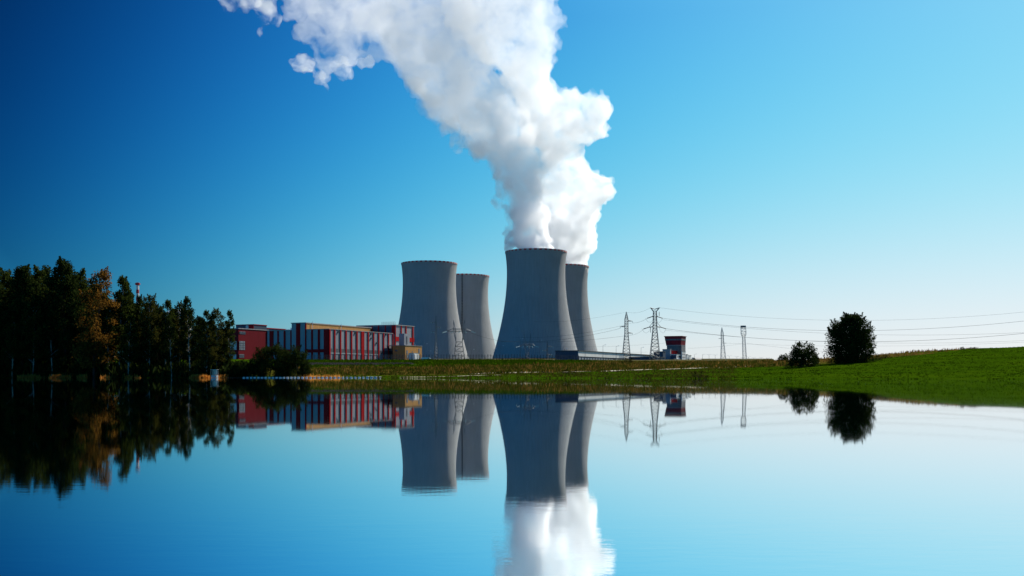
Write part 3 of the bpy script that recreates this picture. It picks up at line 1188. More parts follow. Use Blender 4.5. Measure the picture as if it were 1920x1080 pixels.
# --- control tower with the red head
Yc_ = 950.0
FT = Frame(1277.5, Yc_)
ct = thing('observation_tower', 'stubby tower with a dark red overhanging head and window band, right of the tallest pylon', 'observation tower', FT.p(0, 0, 12), GP)
z_h0, z_h1 = FT.z_of(646.6), FT.z_of(630.6)
bH = FT.b_of(1246.5)
aH = FT.a_of(1285.8)
mb = MB()
lo = [FT.p(a, b, z_h0) for a, b in ((0.3, 0.3), (aH, 0.3), (aH, bH - 1.2), (0.3, bH - 1.2))]
hi = [FT.p(a, b, z_h1) for a, b in ((-0.2, -0.2), (aH + 0.3, -0.2), (aH + 0.3, bH + 0.3), (-0.2, bH + 0.3))]
mb.hexa(lo, hi)
mb.build('head', M['head_red'], ct)
mb = MB()
FT.box(mb, -0.7, aH + 0.8, -0.7, bH + 0.8, z_h1, z_h1 + 0.45)
mb.build('roof', M['head_red'], ct)
mb = MB()
FT.box(mb, -0.14, aH * 0.98, -0.14, bH - 0.2, FT.z_of(638.0), FT.z_of(635.2))
mb.build('window_band', M['tower_glass'], ct)
mb = MB()
FT.box(mb, 0.2, aH + 0.1, 0.2, bH - 1.0, z_h0 - 0.5, z_h0 - 0.02)
mb.build('floor_slab', M['grey_panel'], ct)
mb = MB()
FT.box(mb, 1.2, aH - 1.2, FT.b_of(1273.5), FT.b_of(1249.5), 10, z_h0 - 0.5)
mb.build('neck', M['band'], ct)
mb = MB()
FT.box(mb, 2, aH + 0.6, 0.4, 3.5, 10, z_h0 - 0.55)
mb.build('stair_shaft', M['band'], ct)


def block(px, Y, pxl, pxr, ytop, wall, label, name='service_block', front=None, cat='service building', roof='roof', windows=()):
    f = Frame(px, Y)
    t = thing(name, label, cat, f.p(0, 0, 10), GP)
    b, a, z = f.b_of(pxl), f.a_of(pxr), f.z_of(ytop)
    mb = MB()
    f.box(mb, 0, a, 0, b, 8, z)
    mb.build('wall', M[wall], t)
    mb = MB()
    f.box(mb, -0.25, a + 0.25, -0.25, b + 0.25, z, z + 0.3)
    mb.build('roof', M[roof], t)
    if front:
        mb = MB()
        f.box(mb, -0.15, 0, 0.2, b - 0.2, 9, z - 0.5)
        mb.build('front_cladding', M[front], t)
    for side, q0, q1, y0, y1 in windows:
        mb = MB()
        if side == 'a':
            f.box(mb, f.a_of(q0), f.a_of(q1), -0.12, 0, f.z_of(y1), f.z_of(y0))
        else:
            f.box(mb, -0.3, 0, f.b_of(q1), f.b_of(q0), f.z_of(y1), f.z_of(y0))
        mb.build('window', M['glass'], t)
    return t


block(1256.5, 930, 1242.2, 1258.5, 655.0, 'grey_panel', 'grey windowless block under the left side of the red headed tower')
block(1268.5, 925, 1256.8, 1277.8, 664.5, 'pale', 'pale low block with a dark blue front below the red headed tower', front='blue_panel', windows=[('a', 1270, 1276.5, 667, 670), ('a', 1270, 1272.6, 675, 681)])
block(1279, 935, 1277.6, 1285.6, 659.2, 'pale', 'narrow white lit block below the right corner of the red headed tower', windows=[('a', 1279.6, 1284.8, 668.6, 671), ('a', 1279.6, 1284.8, 674.5, 676.5), ('a', 1279.6, 1284.8, 662.6, 665)])
block(1263.5, 915, 1254.5, 1275, 673.3, 'blue_panel', 'lowest dark blue annex at the foot of the red headed tower', windows=[('a', 1266.5, 1268.5, 676, 681)])
block(1260.5, 938, 1256.6, 1270, 656.8, 'red_panel', 'small red panelled box tucked under the red head of the tower')
block(1287.5, 955, 1285.4, 1290.2, 664.8, 'pale', 'slim pale block touching the right foot of the red headed tower')
block(1292.5, 960, 1290.8, 1296, 666.5, 'pale', 'narrow pale block right of the red headed tower, next to it', windows=[])
block(1299, 985, 1297.5, 1302.5, 671, 'pale', 'small pale block between the narrow pale block and the gabled shed')
# gabled shed
fg = Frame(1307, 970)
gs = thing('gabled_shed', 'small gabled shed with a pale roof slope at the right end of the plant', 'shed', fg.p(0, 0, 12), GP)
bg_, ag_ = fg.b_of(1297), fg.a_of(1318)
ze, zr = fg.z_of(676.5), fg.z_of(671.3)
mb = MB()
fg.box(mb, 0, ag_, 0, bg_, 9, ze)
mid = bg_ / 2
mb.quad([fg.p(0, 0, ze), fg.p(0, mid, zr), fg.p(0, bg_, ze)])
mb.quad([fg.p(ag_, 0, ze), fg.p(ag_, bg_, ze), fg.p(ag_, mid, zr)])
mb.build('wall', M['blue_panel'], gs)
mb = MB()
for b0, b1 in ((-0.4, mid), (bg_ + 0.4, mid)):
    zl = ze - 0.2
    mb.hexa([fg.p(-0.4, b0, zl), fg.p(ag_ + 0.4, b0, zl), fg.p(ag_ + 0.4, b1, zr + 0.02), fg.p(-0.4, b1, zr + 0.02)],
            [fg.p(-0.4, b0, zl + 0.3), fg.p(ag_ + 0.4, b0, zl + 0.3), fg.p(ag_ + 0.4, b1, zr + 0.32), fg.p(-0.4, b1, zr + 0.32)])
mb.build('roof', M['roof'], gs)

# --- parked van behind the crest of the bank
vp = at(800, 675, 588)
vz = at(800, 670.3, 588).z - 2.5
van = thing('white_van', 'white van with an orange stripe, mostly hidden behind the green bank beside the tan annex', 'van', (vp.x, vp.y, vz))
x0, x1, y0, y1 = vp.x - 3.1, vp.x + 3.1, vp.y - 1, vp.y + 1
mb = MB()
prof = [(x0, 0.5), (x1 - 1.5, 0.5), (x1, 0.5), (x1, 1.25), (x1 - 0.5, 1.45), (x1 - 1.35, 2.4), (x1 - 1.8, 2.5), (x0 + 0.2, 2.5), (x0, 2.3)]
b = len(mb.v)
mb.quad([(x, y0, vz + z) for x, z in prof])
mb.quad([(x, y1, vz + z) for x, z in reversed(prof)])
for i in range(len(prof)):
    (xa, za), (xb, zb) = prof[i], prof[(i + 1) % len(prof)]
    mb.quad([(xa, y0, vz + za), (xa, y1, vz + za), (xb, y1, vz + zb), (xb, y0, vz + zb)])
mb.build('body', M['white'], van)
mb = MB()
mb.box(x0 + 0.2, x1 - 0.4, y0 - 0.02, y0, vz + 1.35, vz + 1.75)
mb.build('stripe', M['orange'], van)
mb = MB()
mb.box(x1 - 2.4, x1 - 1.45, y0 - 0.02, y0, vz + 1.8, vz + 2.3)
mb.build('window', M['glass'], van)
for x in (x0 + 1.1, x1 - 1.1):
    for yy in (y0 + 0.05, y1 - 0.25):
        mb = MB()
        mb.tube([(x, yy, vz + 0.36), (x, yy + 0.2, vz + 0.36)], 0.36, 14)
        mb.build('wheel', M['rubber'], van)

# ------------------------------------------------------------------ pylons
def strut(mb, a, b, r=0.16):
    mb.tube([a, b], r, 4, 0, False)


def lattice(mb, p, sections, r=0.16, shift=None):
    """square lattice mast: sections = [(height, half width)]; X bracing on every face"""
    corners = []
    for h, w in sections:
        dx = shift(h) if shift else 0
        corners.append([Vector((p.x + dx + sx * w, p.y + sy * w, p.z + h)) for sx, sy in ((-1, -1), (1, -1), (1, 1), (-1, 1))])
    for i in range(len(corners) - 1):
        lo, hi = corners[i], corners[i + 1]
        for k in range(4):
            k2 = (k + 1) % 4
            strut(mb, lo[k], hi[k], r)
            strut(mb, lo[k], hi[k2], r * 0.5)
            strut(mb, lo[k2], hi[k], r * 0.5)
            strut(mb, hi[k], hi[k2], r * 0.75)
    return corners


def taper(h0, w0, h1, w1, n):
    return [(h0 + (h1 - h0) * k / n, w0 + (w1 - w0) * k / n) for k in range(n + 1)]


def insulator(t, a, b, name='insulator', fat=1.0, m='insulator'):
    a, b = Vector(a), Vector(b)
    mb = MB()
    n = 12
    pts = [a.lerp(b, k / n) for k in range(n + 1)]
    mb.tube(pts, [0.10 * fat if k % 2 else 0.26 * fat for k in range(n + 1)], 6)
    mb.build(name, M[m], t)


GPY = 'lattice pylons of the power lines'
ANCH = {}

# tallest pylon, cap with two horns and two pairs of arms
Y2 = 850.0
k2 = Y2 / F
p2 = at(1228, 677.5, Y2)
H2 = (677.5 - 577) * k2
py2 = thing('tension_pylon', 'tallest lattice pylon with a winged top and two arm levels, beside the red headed tower', 'pylon', p2, GPY)
hb, hw, ht = (677.5 - 616) * k2, (677.5 - 604) * k2, (677.5 - 583) * k2
mb = MB()
lattice(mb, p2, taper(0, 9.6 * k2, hb, 3.6 * k2, 9) + taper(hb, 3.6 * k2, ht, 2.9 * k2, 6)[1:], 0.20)
mb.build('mast', M['steel'], py2)
mb = MB()
zt = p2.z + H2
for sx in (-1, 1):
    for sy in (-1, 1):
        strut(mb, (p2.x + sx * 3.5 * k2, p2.y + sy * 3.2 * k2, p2.z + ht), (p2.x + sx * 8.6 * k2, p2.y, zt), 0.3)
    strut(mb, (p2.x, p2.y, zt - 1.2), (p2.x + sx * 8.6 * k2, p2.y, zt), 0.36)
    strut(mb, (p2.x + sx * 3 * k2, p2.y, p2.z + ht), (p2.x + sx * 6 * k2, p2.y, zt - 0.5), 0.14)
mb.build('horn', M['steel'], py2)
for nm, yy, half in (('upper', 592.5, 4.2), ('lower', 612.5, 11)):
    z = p2.z + (677.5 - yy) * k2
    mb = MB()
    for sx in (-1, 1):
        for sy in (-1, 1):
            strut(mb, (p2.x + sx * 3.8 * k2, p2.y + sy * 3.8 * k2, z), (p2.x + sx * half * k2, p2.y, z - 0.5), 0.36)
        if half > 5:
            strut(mb, (p2.x + sx * 3.8 * k2, p2.y, z + 3.8), (p2.x + sx * half * k2, p2.y, z - 0.4), 0.22)
    mb.build('arm', M['steel'], py2)
    for sx in (-1, 1):
        a = Vector((p2.x + sx * half * k2, p2.y, z - 0.4))
        e = a + Vector((sx * 12.5 * k2, 9 * sx, (-2.0 if sx > 0 else -4.2) * k2))
        insulator(py2, a, e, 'insulator', 1.7, 'dark_metal')
        ANCH[nm, sx] = e
        jm = MB()
        pts = [Vector((a.x + sx * (13 - 17 * s) * k2 * 0.9, a.y + 6 * (1 - s), 0)) for s in np.linspace(0, 1, 10)]
        for s, q in zip(np.linspace(0, 1, 10), pts):
            q.z = a.z - 9.5 * k2 * 4 * s * (1 - s) - (1 - s) * 1.0
        jm.tube(pts, 0.07, 4)
        jm.build('jumper_cable', M['wire'], py2)
for sx, yy in ((1, 592.5), (-1, 612.5)):
    z = p2.z + (677.5 - yy) * k2
    x = p2.x + sx * 8 * k2
    insulator(py2, (x, p2.y, z + (8 * k2 if sx > 0 else 0)), (x, p2.y, z - (0 if sx > 0 else 11) * k2), 'hanging_insulator', 1.2, 'dark_metal')
for sx in (-1, 1):
    ANCH['cap', sx] = Vector((p2.x + sx * 8.6 * k2, p2.y, zt))

# pointed single-arm pylon
Y1 = 900.0
k1 = Y1 / F
p1 = at(1174.5, 677.5, Y1)
py1 = thing('pointed_pylon', 'slender pointed lattice pylon with short staggered arms, left of the tallest pylon', 'pylon', p1, GPY)
h = lambda y: (677.5 - y) * k1
mb = MB()
lattice(mb, p1, taper(0, 8.0 * k1, h(625), 3.1 * k1, 9) + taper(h(625), 3.1 * k1, h(598), 2.9 * k1, 6)[1:] + taper(h(598), 2.9 * k1, h(585), 0.25 * k1, 4)[1:], 0.19)
mb.build('mast', M['steel'], py1)
for sx, yy in ((1, 601.5), (-1, 612), (1, 624)):
    z = p1.z + h(yy)
    mb = MB()
    tip = Vector((p1.x + sx * 11.5 * k1, p1.y, z - 0.3))
    for sy in (-1, 1):
        strut(mb, (p1.x + sx * 3 * k1, p1.y + sy * 3 * k1, z + 0.4), tip, 0.2)
        strut(mb, (p1.x + sx * 3 * k1, p1.y + sy * 3 * k1, z - 0.4), tip, 0.2)
    mb.build('arm', M['steel'], py1)
    insulator(py1, tip, tip + Vector((0, 0, -1.5)))
    ANCH['p1', yy] = tip + Vector((0, 0, -1.5))
ANCH['p1', 585] = Vector((p1.x, p1.y, p1.z + h(585)))
# two thin pylons far right
Y3 = 1150.0
k3 = Y3 / F
p3 = at(1356.5, 681, Y3)
py3 = thing('distant_pylon', 'distant pale pointed pylon leaning slightly, third from the largest tower', 'pylon', p3, GPY)
h3 = lambda y: (681 - y) * k3
mb = MB()
lattice(mb, p3, taper(0, 5.0 * k3, h3(640), 2.2 * k3, 6) + taper(h3(640), 2.2 * k3, h3(624), 2.0 * k3, 3)[1:] + taper(h3(624), 2.0 * k3, h3(614), 0.2 * k3, 3)[1:], 0.17,
        lambda hh: -3.0 * k3 * hh / h3(614))
mb.build('mast', M['steel_light'], py3)
for sx, yy in ((-1, 634.5), (1, 643)):
    mb = MB()
    z = p3.z + h3(yy)
    x = p3.x - 3 * k3 * (681 - yy) / 67
    strut(mb, (x, p3.y, z), (x + sx * 7 * k3, p3.y, z - 0.2), 0.3)
    mb.build('arm', M['steel_light'], py3)
p4 = at(1396.5, 680, Y3)
py4 = thing('narrow_mast', 'narrow pale lattice mast with a flat square top, far right of the pylons', 'pylon', p4, GPY)
h4 = lambda y: (680 - y) * k3
mb = MB()
lattice(mb, p4, taper(0, 3.4 * k3, h4(632), 2.3 * k3, 7) + taper(h4(632), 2.3 * k3, h4(626), 4.3 * k3, 2)[1:] + taper(h4(626), 4.3 * k3, h4(611), 4.0 * k3, 3)[1:], 0.16,
        lambda hh: -3.0 * k3 * hh / h4(611))
mb.build('mast', M['steel_light'], py4)
mb = MB()
x = p4.x - 3 * k3
mb.box(x - 4.2 * k3, x + 4.0 * k3, p4.y - 2.2, p4.y + 2.2, p4.z + h4(614), p4.z + h4(611) + 0.3)
mb.build('cap_frame', M['steel'], py4)


def portal(px, Y, base, bar, peaks, spread, wide, name_label, waist, bw):
    """cat-head pylon: waisted lattice body, two peaks and a long crossarm with slanted insulators"""
    k = Y / F
    p = at(px, base, Y)
    t = thing('portal_pylon', name_label, 'pylon', p, GPY)
    hh = lambda y: (base - y) * k
    mb = MB()
    cs = lattice(mb, p, taper(0, bw * k, hh(waist), bw * 0.55 * k, 4), 0.17)
    top = cs[-1]
    for sx in (-1, 1):
        for sy in (-1, 1):
            q = Vector((p.x + sx * spread * k, p.y + sy * 0.8, p.z + hh(bar)))
            q2 = Vector((p.x + sx * (spread - 4) * k, p.y + sy * 0.8, p.z + hh(bar)))
            c0 = Vector((p.x + sx * bw * 0.55 * k, p.y + sy * 0.8, p.z + hh(waist)))
            strut(mb, c0, q, 0.2)
            strut(mb, c0, q2, 0.15)
            strut(mb, q, (p.x + sx * spread * k, p.y, p.z + hh(peaks)), 0.18)
            strut(mb, q2, (p.x + sx * spread * k, p.y, p.z + hh(peaks)), 0.18)
            for s in (0.25, 0.5, 0.75):
                strut(mb, c0.lerp(q, s), c0.lerp(q2, s + 0.2), 0.1)
    mb.build('mast', M['steel'], t)
    mb = MB()
    z = p.z + hh(bar)
    for sy in (-0.8, 0.8):
        strut(mb, (p.x - (spread + 3) * k, p.y + sy, z + 1.6), (p.x + (spread + 3) * k, p.y + sy, z + 1.6), 0.2)
        strut(mb, (p.x - wide * k, p.y, z - 0.3), (p.x + wide * k, p.y, z - 0.3), 0.2)
        for sx in (-1, 1):
            strut(mb, (p.x + sx * (spread + 3) * k, p.y + sy, z + 1.6), (p.x + sx * wide * k, p.y, z - 0.3), 0.18)
    n = 8
    for i in range(n):
        xa, xb = -spread + 2 * spread * i / n, -spread + 2 * spread * (i + 1) / n
        strut(mb, (p.x + xa * k, p.y - 0.8, z - 0.3), (p.x + xb * k, p.y - 0.8, z + 1.6), 0.12)
        strut(mb, (p.x + xb * k, p.y - 0.8, z - 0.3), (p.x + xa * k, p.y - 0.8, z + 1.6), 0.12)
    mb.build('crossarm', M['steel'], t)
    for sx, dx in ((-1, -0.9), (-0.45, -0.5), (0.1, -0.4), (0.45, 0.5), (1, 0.9)):
        a = Vector((p.x + sx * wide * 0.98 * k, p.y, z - 0.4))
        insulator(t, a, a + Vector((dx * 8.5 * k, -3, -2.6 * k)))
    return t, z


PT, zpt = portal(861, 800, 676, 620.5, 600, 10.6, 23, 'portal pylon with two peaks and pale insulators in front of the left idle towers', 641, 10.5)
PT2, zpt2 = portal(989, 1000, 677, 648, 625, 6.5, 14, 'dark portal pylon with pale insulators in front of the largest tower', 658, 5)


def mast_pylon(px, Y, base, top, w, arms, label):
    k = Y / F
    p = at(px, base, Y)
    t = thing('line_pylon', label, 'pylon', p, GPY)
    mb = MB()
    hm = (base - top) * k
    lattice(mb, p, taper(0, w * k, hm * 0.42, w * 0.32 * k, 6) + taper(hm * 0.42, w * 0.32 * k, hm * 0.8, w * 0.24 * k, 6)[1:] + taper(hm * 0.8, w * 0.24 * k, hm, 0.1, 3)[1:], 0.15)
    mb.build('mast', M['steel'], t)
    for sx, yy in arms:
        z = p.z + (base - yy) * k
        mb = MB()
        strut(mb, (p.x, p.y, z + 0.7), (p.x + sx * 9 * k, p.y, z), 0.16)
        strut(mb, (p.x, p.y, z), (p.x + sx * 9 * k, p.y, z), 0.16)
        mb.build('arm', M['steel'], t)
        for d in (4.4, 8.4):
            x = p.x + sx * d * k
            insulator(t, (x - 0.9 * k, p.y - 0.3, z - 0.2), (x + 0.9 * k, p.y - 0.3, z - 0.35))
    return t


mast_pylon(817.5, 780, 676, 592, 4.6, [(-1, 605), (1, 614), (-1, 622.5)], 'slim single mast pylon standing before the left idle tower')
mast_pylon(1026.5, 980, 677, 640, 3.2, [(1, 650), (-1, 657.5), (1, 665.5)], 'short slim mast pylon in front of the largest tower at its right')

# ------------------------------------------------------------------ wires
GW = 'power lines between the pylons'


def wire(a, b, sag, r, label):
    a, b = Vector(a), Vector(b)
    n = 40
    pts = []
    for i in range(n + 1):
        s = i / n
        q = a.lerp(b, s)
        q.z -= 4 * sag * s * (1 - s)
        pts.append(q)
    mb = MB()
    mb.tube(pts, r * 0.72, 5)
    tag(mb.build('power_line', M['wire'], None, True, tuple(a)), label, 'power line', GW)


wire(ANCH['upper', 1], at(2120, 575, 720), 13.5, 0.13, 'thick cable sagging right from the upper arm of the tallest pylon')
wire(ANCH['lower', 1], at(2120, 600, 720), 13.0, 0.15, 'thick cable sagging right from the lower arm of the tallest pylon')
wire(ANCH['cap', 1], at(2120, 560, 740), 13.0, 0.08, 'thin top wire running right from the winged top of the tallest pylon')
wire(ANCH['upper', 1] + Vector((2, 14, -0.4)), at(2120, 610, 760), 10.0, 0.09, 'thin cable just below the thick upper cable on the right')
wire(ANCH['lower', 1] + Vector((2, 20, -0.3)), at(2120, 626, 780), 9.0, 0.08, 'thin cable just below the thick lower cable on the right')
wire(at(1356, 643, 1150), at(2120, 630, 900), 6.0, 0.08, 'lowest thin wire crossing the sky low over the right hillside')
wire(at(1400, 643.5, 1150), at(1700, 668, 900), 2.0, 0.09, 'wire falling from the narrow far mast towards the right hedge')
wire(ANCH['cap', -1], ANCH['p1', 585], 2.2, 0.07, 'thin top wire between the tallest pylon and the pointed pylon')
wire(ANCH['upper', -1], ANCH['p1', 601.5], 1.2, 0.11, 'cable between the upper arms of the tallest and the pointed pylon')
wire(ANCH['lower', -1], ANCH['p1', 624], 1.0, 0.10, 'cable from the lower arm of the tallest pylon to the pointed pylon')
wire(ANCH['p1', 585], at(1000, 603, 1150), 3, 0.07, 'thin top wire running left from the tip of the pointed pylon')
wire(ANCH['p1', 612], at(940, 640, 1050), 4.5, 0.12, 'cable running left from the middle arm of the pointed pylon across two towers')
wire(ANCH['p1', 624], at(930, 639, 1050), 3.5, 0.11, 'cable running left from the lowest arm of the pointed pylon across two towers')
wire(ANCH['p1', 601.5], at(960, 632, 1060), 4.5, 0.09, 'cable running left from the highest arm of the pointed pylon')
wire(at(1040, 650, 1000), at(1250, 643, 1020), 1.5, 0.07, 'faint low wire passing behind the pointed pylon to the red headed tower')
wire(at(1290, 653, 960), at(1394, 644, 1150), 1.0, 0.08, 'low wire between the red headed tower and the narrow far mast')
wire(at(884, 624.5, 800), at(975, 640, 1000), 2.5, 0.11, 'cable from the left portal pylon to the edge of the largest tower')
wire(at(1215, 660, 1000), at(1000, 661, 1010), 0.8, 0.07, 'lowest faint wire over the roof of the long low hall')

# ------------------------------------------------------------------ lamps, fence, floats, hut
GL = 'tall lamp posts of the power station'


def lamp(px, Y, top, label, heads=1, base=677):
    k = Y / F
    p = at(px, base, Y)
    p.z = min(p.z, float(ground_z(p.x, p.y)) + 0.2)
    zt = at(px, top, Y).z
    t = thing('lamp_post', label, 'lamp post', p, GL)
    mb = MB()
    mb.tube([p, (p.x, p.y, zt)], [0.16, 0.09], 6)
    mb.build('pole', M['steel'], t)
    for s in ((1,), (1, -1))[heads - 1]:
        mb = MB()
        mb.tube([(p.x, p.y, zt - 0.4), (p.x + s * 0.8, p.y, zt + 0.15), (p.x + s * 1.3, p.y, zt + 0.3)], 0.07, 5)
        mb.build('arm', M['steel'], t)
        mb = MB()
        x = p.x + s * 1.3
        xa, xb = (x, x + 1.1) if s > 0 else (x - 1.1, x)
        mb.hexa([(xa, p.y - 0.25, zt + 0.2), (xb, p.y - 0.25, zt + 0.28), (xb, p.y + 0.25, zt + 0.28), (xa, p.y + 0.25, zt + 0.2)],
                [(xa + 0.1, p.y - 0.18, zt + 0.46), (xb - 0.1, p.y - 0.18, zt + 0.52), (xb - 0.1, p.y + 0.18, zt + 0.52), (xa + 0.1, p.y + 0.18, zt + 0.46)])
        mb.build('lamp_head', M['lamp_cover'], t)
    return t


WHERE = [(1130.5, 780, 647.5, 'lamp post in front of the pale fascia just right of the rear steaming tower'),
         (1155.2, 800, 649.2, 'lamp post before the long hall, left of the pointed pylon'),
         (1202, 820, 652, 'lamp post between the pointed pylon and the tallest pylon'),
         (1097, 760, 646, 'lamp post against the foot of the rear steaming tower'),
         (795.5, 700, 645.5, 'lamp post rising above the right edge of the tan annex'),
         (802.5, 720, 659, 'low lamp post just right of the tan annex'),
         (884, 780, 656, 'lamp post in front of the smaller idle tower, right of the portal pylon'),
         (926, 790, 655, 'lamp post in the gap between the idle towers and the largest tower'),
         (939, 800, 649, 'lamp post before the left edge of the largest tower'),
         (975.5, 790, 636, 'tallest lamp post in front of the largest tower, at its left third'),
         (1011, 800, 638.8, 'lamp post in the middle of the largest tower'),
         (976.5, 850, 653.2, 'short lamp post under the dark portal pylon'),
         (1033, 850, 653.3, 'short lamp post right of the slim mast before the largest tower'),
         (1058.5, 830, 654.5, 'lamp post above the dark end of the long hall'),
         (1302, 1000, 664.5, 'lamp post just right of the red headed tower'),
         (1317, 1000, 665, 'lamp post above the gabled shed')]
for px, Y, top, lab in WHERE:
    lamp(px, Y, top, lab, 1)
far = [(1329.5, 665.5), (1341, 665.8), (1357, 670), (1367.5, 667.5), (1381.5, 669), (1392, 671), (1403.5, 669.5), (1413, 671), (1427, 670.5), (1440, 671.5)]
tmpl = None
for i, (px, top) in enumerate(far):
    Y = 1050 + 25 * i
    lab = 'far lamp post with two heads on the horizon between gabled shed and hedge'
    p = at(px, 677, Y)
    p.z = float(ground_z(p.x, p.y))
    t = lamp(px, Y, top, lab, 2)

fence_base = []
fn = thing('perimeter_fence', 'long dark wire fence with angled posts along the crest of the green bank', 'fence', at(790, 676, 590))
posts, rails = [], MB()
fpx = np.linspace(585, 1085, 92)
prev = None
for i, px in enumerate(fpx):
    Y = 590 + (px - 585) * 0.13 if px < 800 else 618 + (px - 800) * 0.10
    q = at(px, 677, Y)
    q.z = float(ground_z(q.x, q.y))
    mb = MB()
    mb.box(q.x - 0.13, q.x + 0.13, q.y - 0.13, q.y + 0.13, q.z - 0.3, q.z + 3.0)
    mb.tube([(q.x, q.y, q.z + 3.0), (q.x + 0.05, q.y - 0.45, q.z + 3.5)], 0.08, 4)
    mb.build('post', M['dark_metal'], fn)
    if prev is not None:
        for hh in np.arange(0.2, 3.01, 0.35):
            rails.tube([prev + Vector((0, 0, hh)), q + Vector((0, 0, hh))], 0.028, 3, 0, False)
    prev = q
rails.build('wire_mesh', M['dark_metal'], fn)

# floating boom on the water
GF = 'white floats of the floating boom'
fm = MB()
n = 10
prof = [(0.02, -0.50), (0.17, -0.46), (0.21, -0.36), (0.21, 0.36), (0.17, 0.46), (0.02, 0.50)]
for r_, x_ in prof:
    for k in range(n):
        t_ = 2 * math.pi * k / n
        fm.v.append((x_, r_ * math.cos(t_), r_ * math.sin(t_)))
for i in range(len(prof) - 1):
    for k in range(n):
        k2_ = (k + 1) % n
        fm.f.append((i * n + k, i * n + k2_, (i + 1) * n + k2_, (i + 1) * n + k))
        fm.m.append(0)
f0 = None
fpx = [712, 704.5, 697, 689]
p_ = 681.0
while p_ > 452:
    fpx.append(p_)
    p_ -= 7.6 if p_ > 560 else 6.8
for i, px in enumerate(fpx):
    Y = 256 + (712 - px) * 0.012 + (2.2 if i == 0 else 0)
    x = (px - 960) / F * Y
    if f0 is None:
        f0 = link_mesh('boom_float', fm.v, fm.f, M['float'], None, None, True)
        o = f0
    else:
        o = f0.copy()
        C.objects.link(o)
    o.location = (x, Y, 0.08 if i > 3 else 0.14)
    o.rotation_euler = (0, 0, R.uniform(-0.25, 0.25) + (0.5 if i == 0 else 0))
    s = R.uniform(0.42, 0.52) * (1.7 if i < 4 else 1.35)
    o.scale = (s, 0.78, 0.78)
    tag(o, 'white float of the chain lying on the water along the shore below the bushes', 'float', GF)
mb = MB()
mb.tube([((px - 960) / F * (256.0 + (712 - px) * 0.012), 256.0 + (712 - px) * 0.012, 0.1) for px in (711, 650, 600, 550, 500, 460, 425)], 0.05, 5)
tag(mb.build('boom_rope', M['rubber'], None, True), 'thin dark rope threading the white floats together', 'rope')

# little white hut on the shore
Yh = 257.0
hp = at(399, 707.6, Yh)
kh = Yh / F
hut = thing('jetty_hut', 'tiny white open-fronted hut on the shore under the last tree of the wood', 'hut', (hp.x, hp.y, 0))
mb = MB()
mb.box(hp.x - 3.4 * kh, hp.x + 6.8 * kh, hp.y, hp.y + 1.6, 0.05, 0.65)
mb.build('base_panel', M['pane'], hut)
mb = MB()
for sx in (-3.5, 6.5):
    for yy in (0.05, 1.5):
        mb.box(hp.x + sx * kh - 0.04, hp.x + sx * kh + 0.04, hp.y + yy, hp.y + yy + 0.08, 0.65, 2.05)
mb.build('post', M['pane'], hut)
mb = MB()
mb.box(hp.x - 4.2 * kh, hp.x + 7.6 * kh, hp.y - 0.2, hp.y + 1.8, 2.05, 2.13)
mb.build('roof', M['pane'], hut)
mb = MB()
mb.box(hp.x - 3.2 * kh, hp.x + 6.2 * kh, hp.y + 1.2, hp.y + 1.3, 0.75, 2.05)
mb.build('back_panel', M['glass'], hut)

# ------------------------------------------------------------------ trees and shrubs
def leaf_cloud(mb, centres, per, size, rs, flat=0.0, up=0.0):
    """leaf sized faces spread through clumps: centres = [(x, y, z, radius)]"""
    for cx, cy, cz, r in centres:
        n = max(6, int(per * (r / 1.2) ** 2))
        d = rs.normal(size=(n, 3))
        d /= np.linalg.norm(d, axis=1)[:, None]
        rr = r * (0.15 + 1.12 * rs.uniform(0, 1, n) ** 0.75)
        P = np.array([cx, cy, cz]) + d * rr[:, None] * np.array([1, 1, 0.85])
        A = rs.normal(size=(n, 3))
        A[:, 2] += up * 2
        A /= np.linalg.norm(A, axis=1)[:, None]
        B = np.cross(A, rs.normal(size=(n, 3)))
        B /= np.linalg.norm(B, axis=1)[:, None] + 1e-9
        s = size * rs.uniform(0.6, 1.35, n)
        for i in range(n):
            a, b = A[i] * s[i] * (0.75 + up * 0.5), B[i] * s[i] * 0.42
            p = P[i]
            k = len(mb.v)
            mb.v += [tuple(p - a), tuple(p + b), tuple(p + a), tuple(p - b)]
            mb.f.append((k, k + 1, k + 2, k + 3))
            mb.m.append(0)


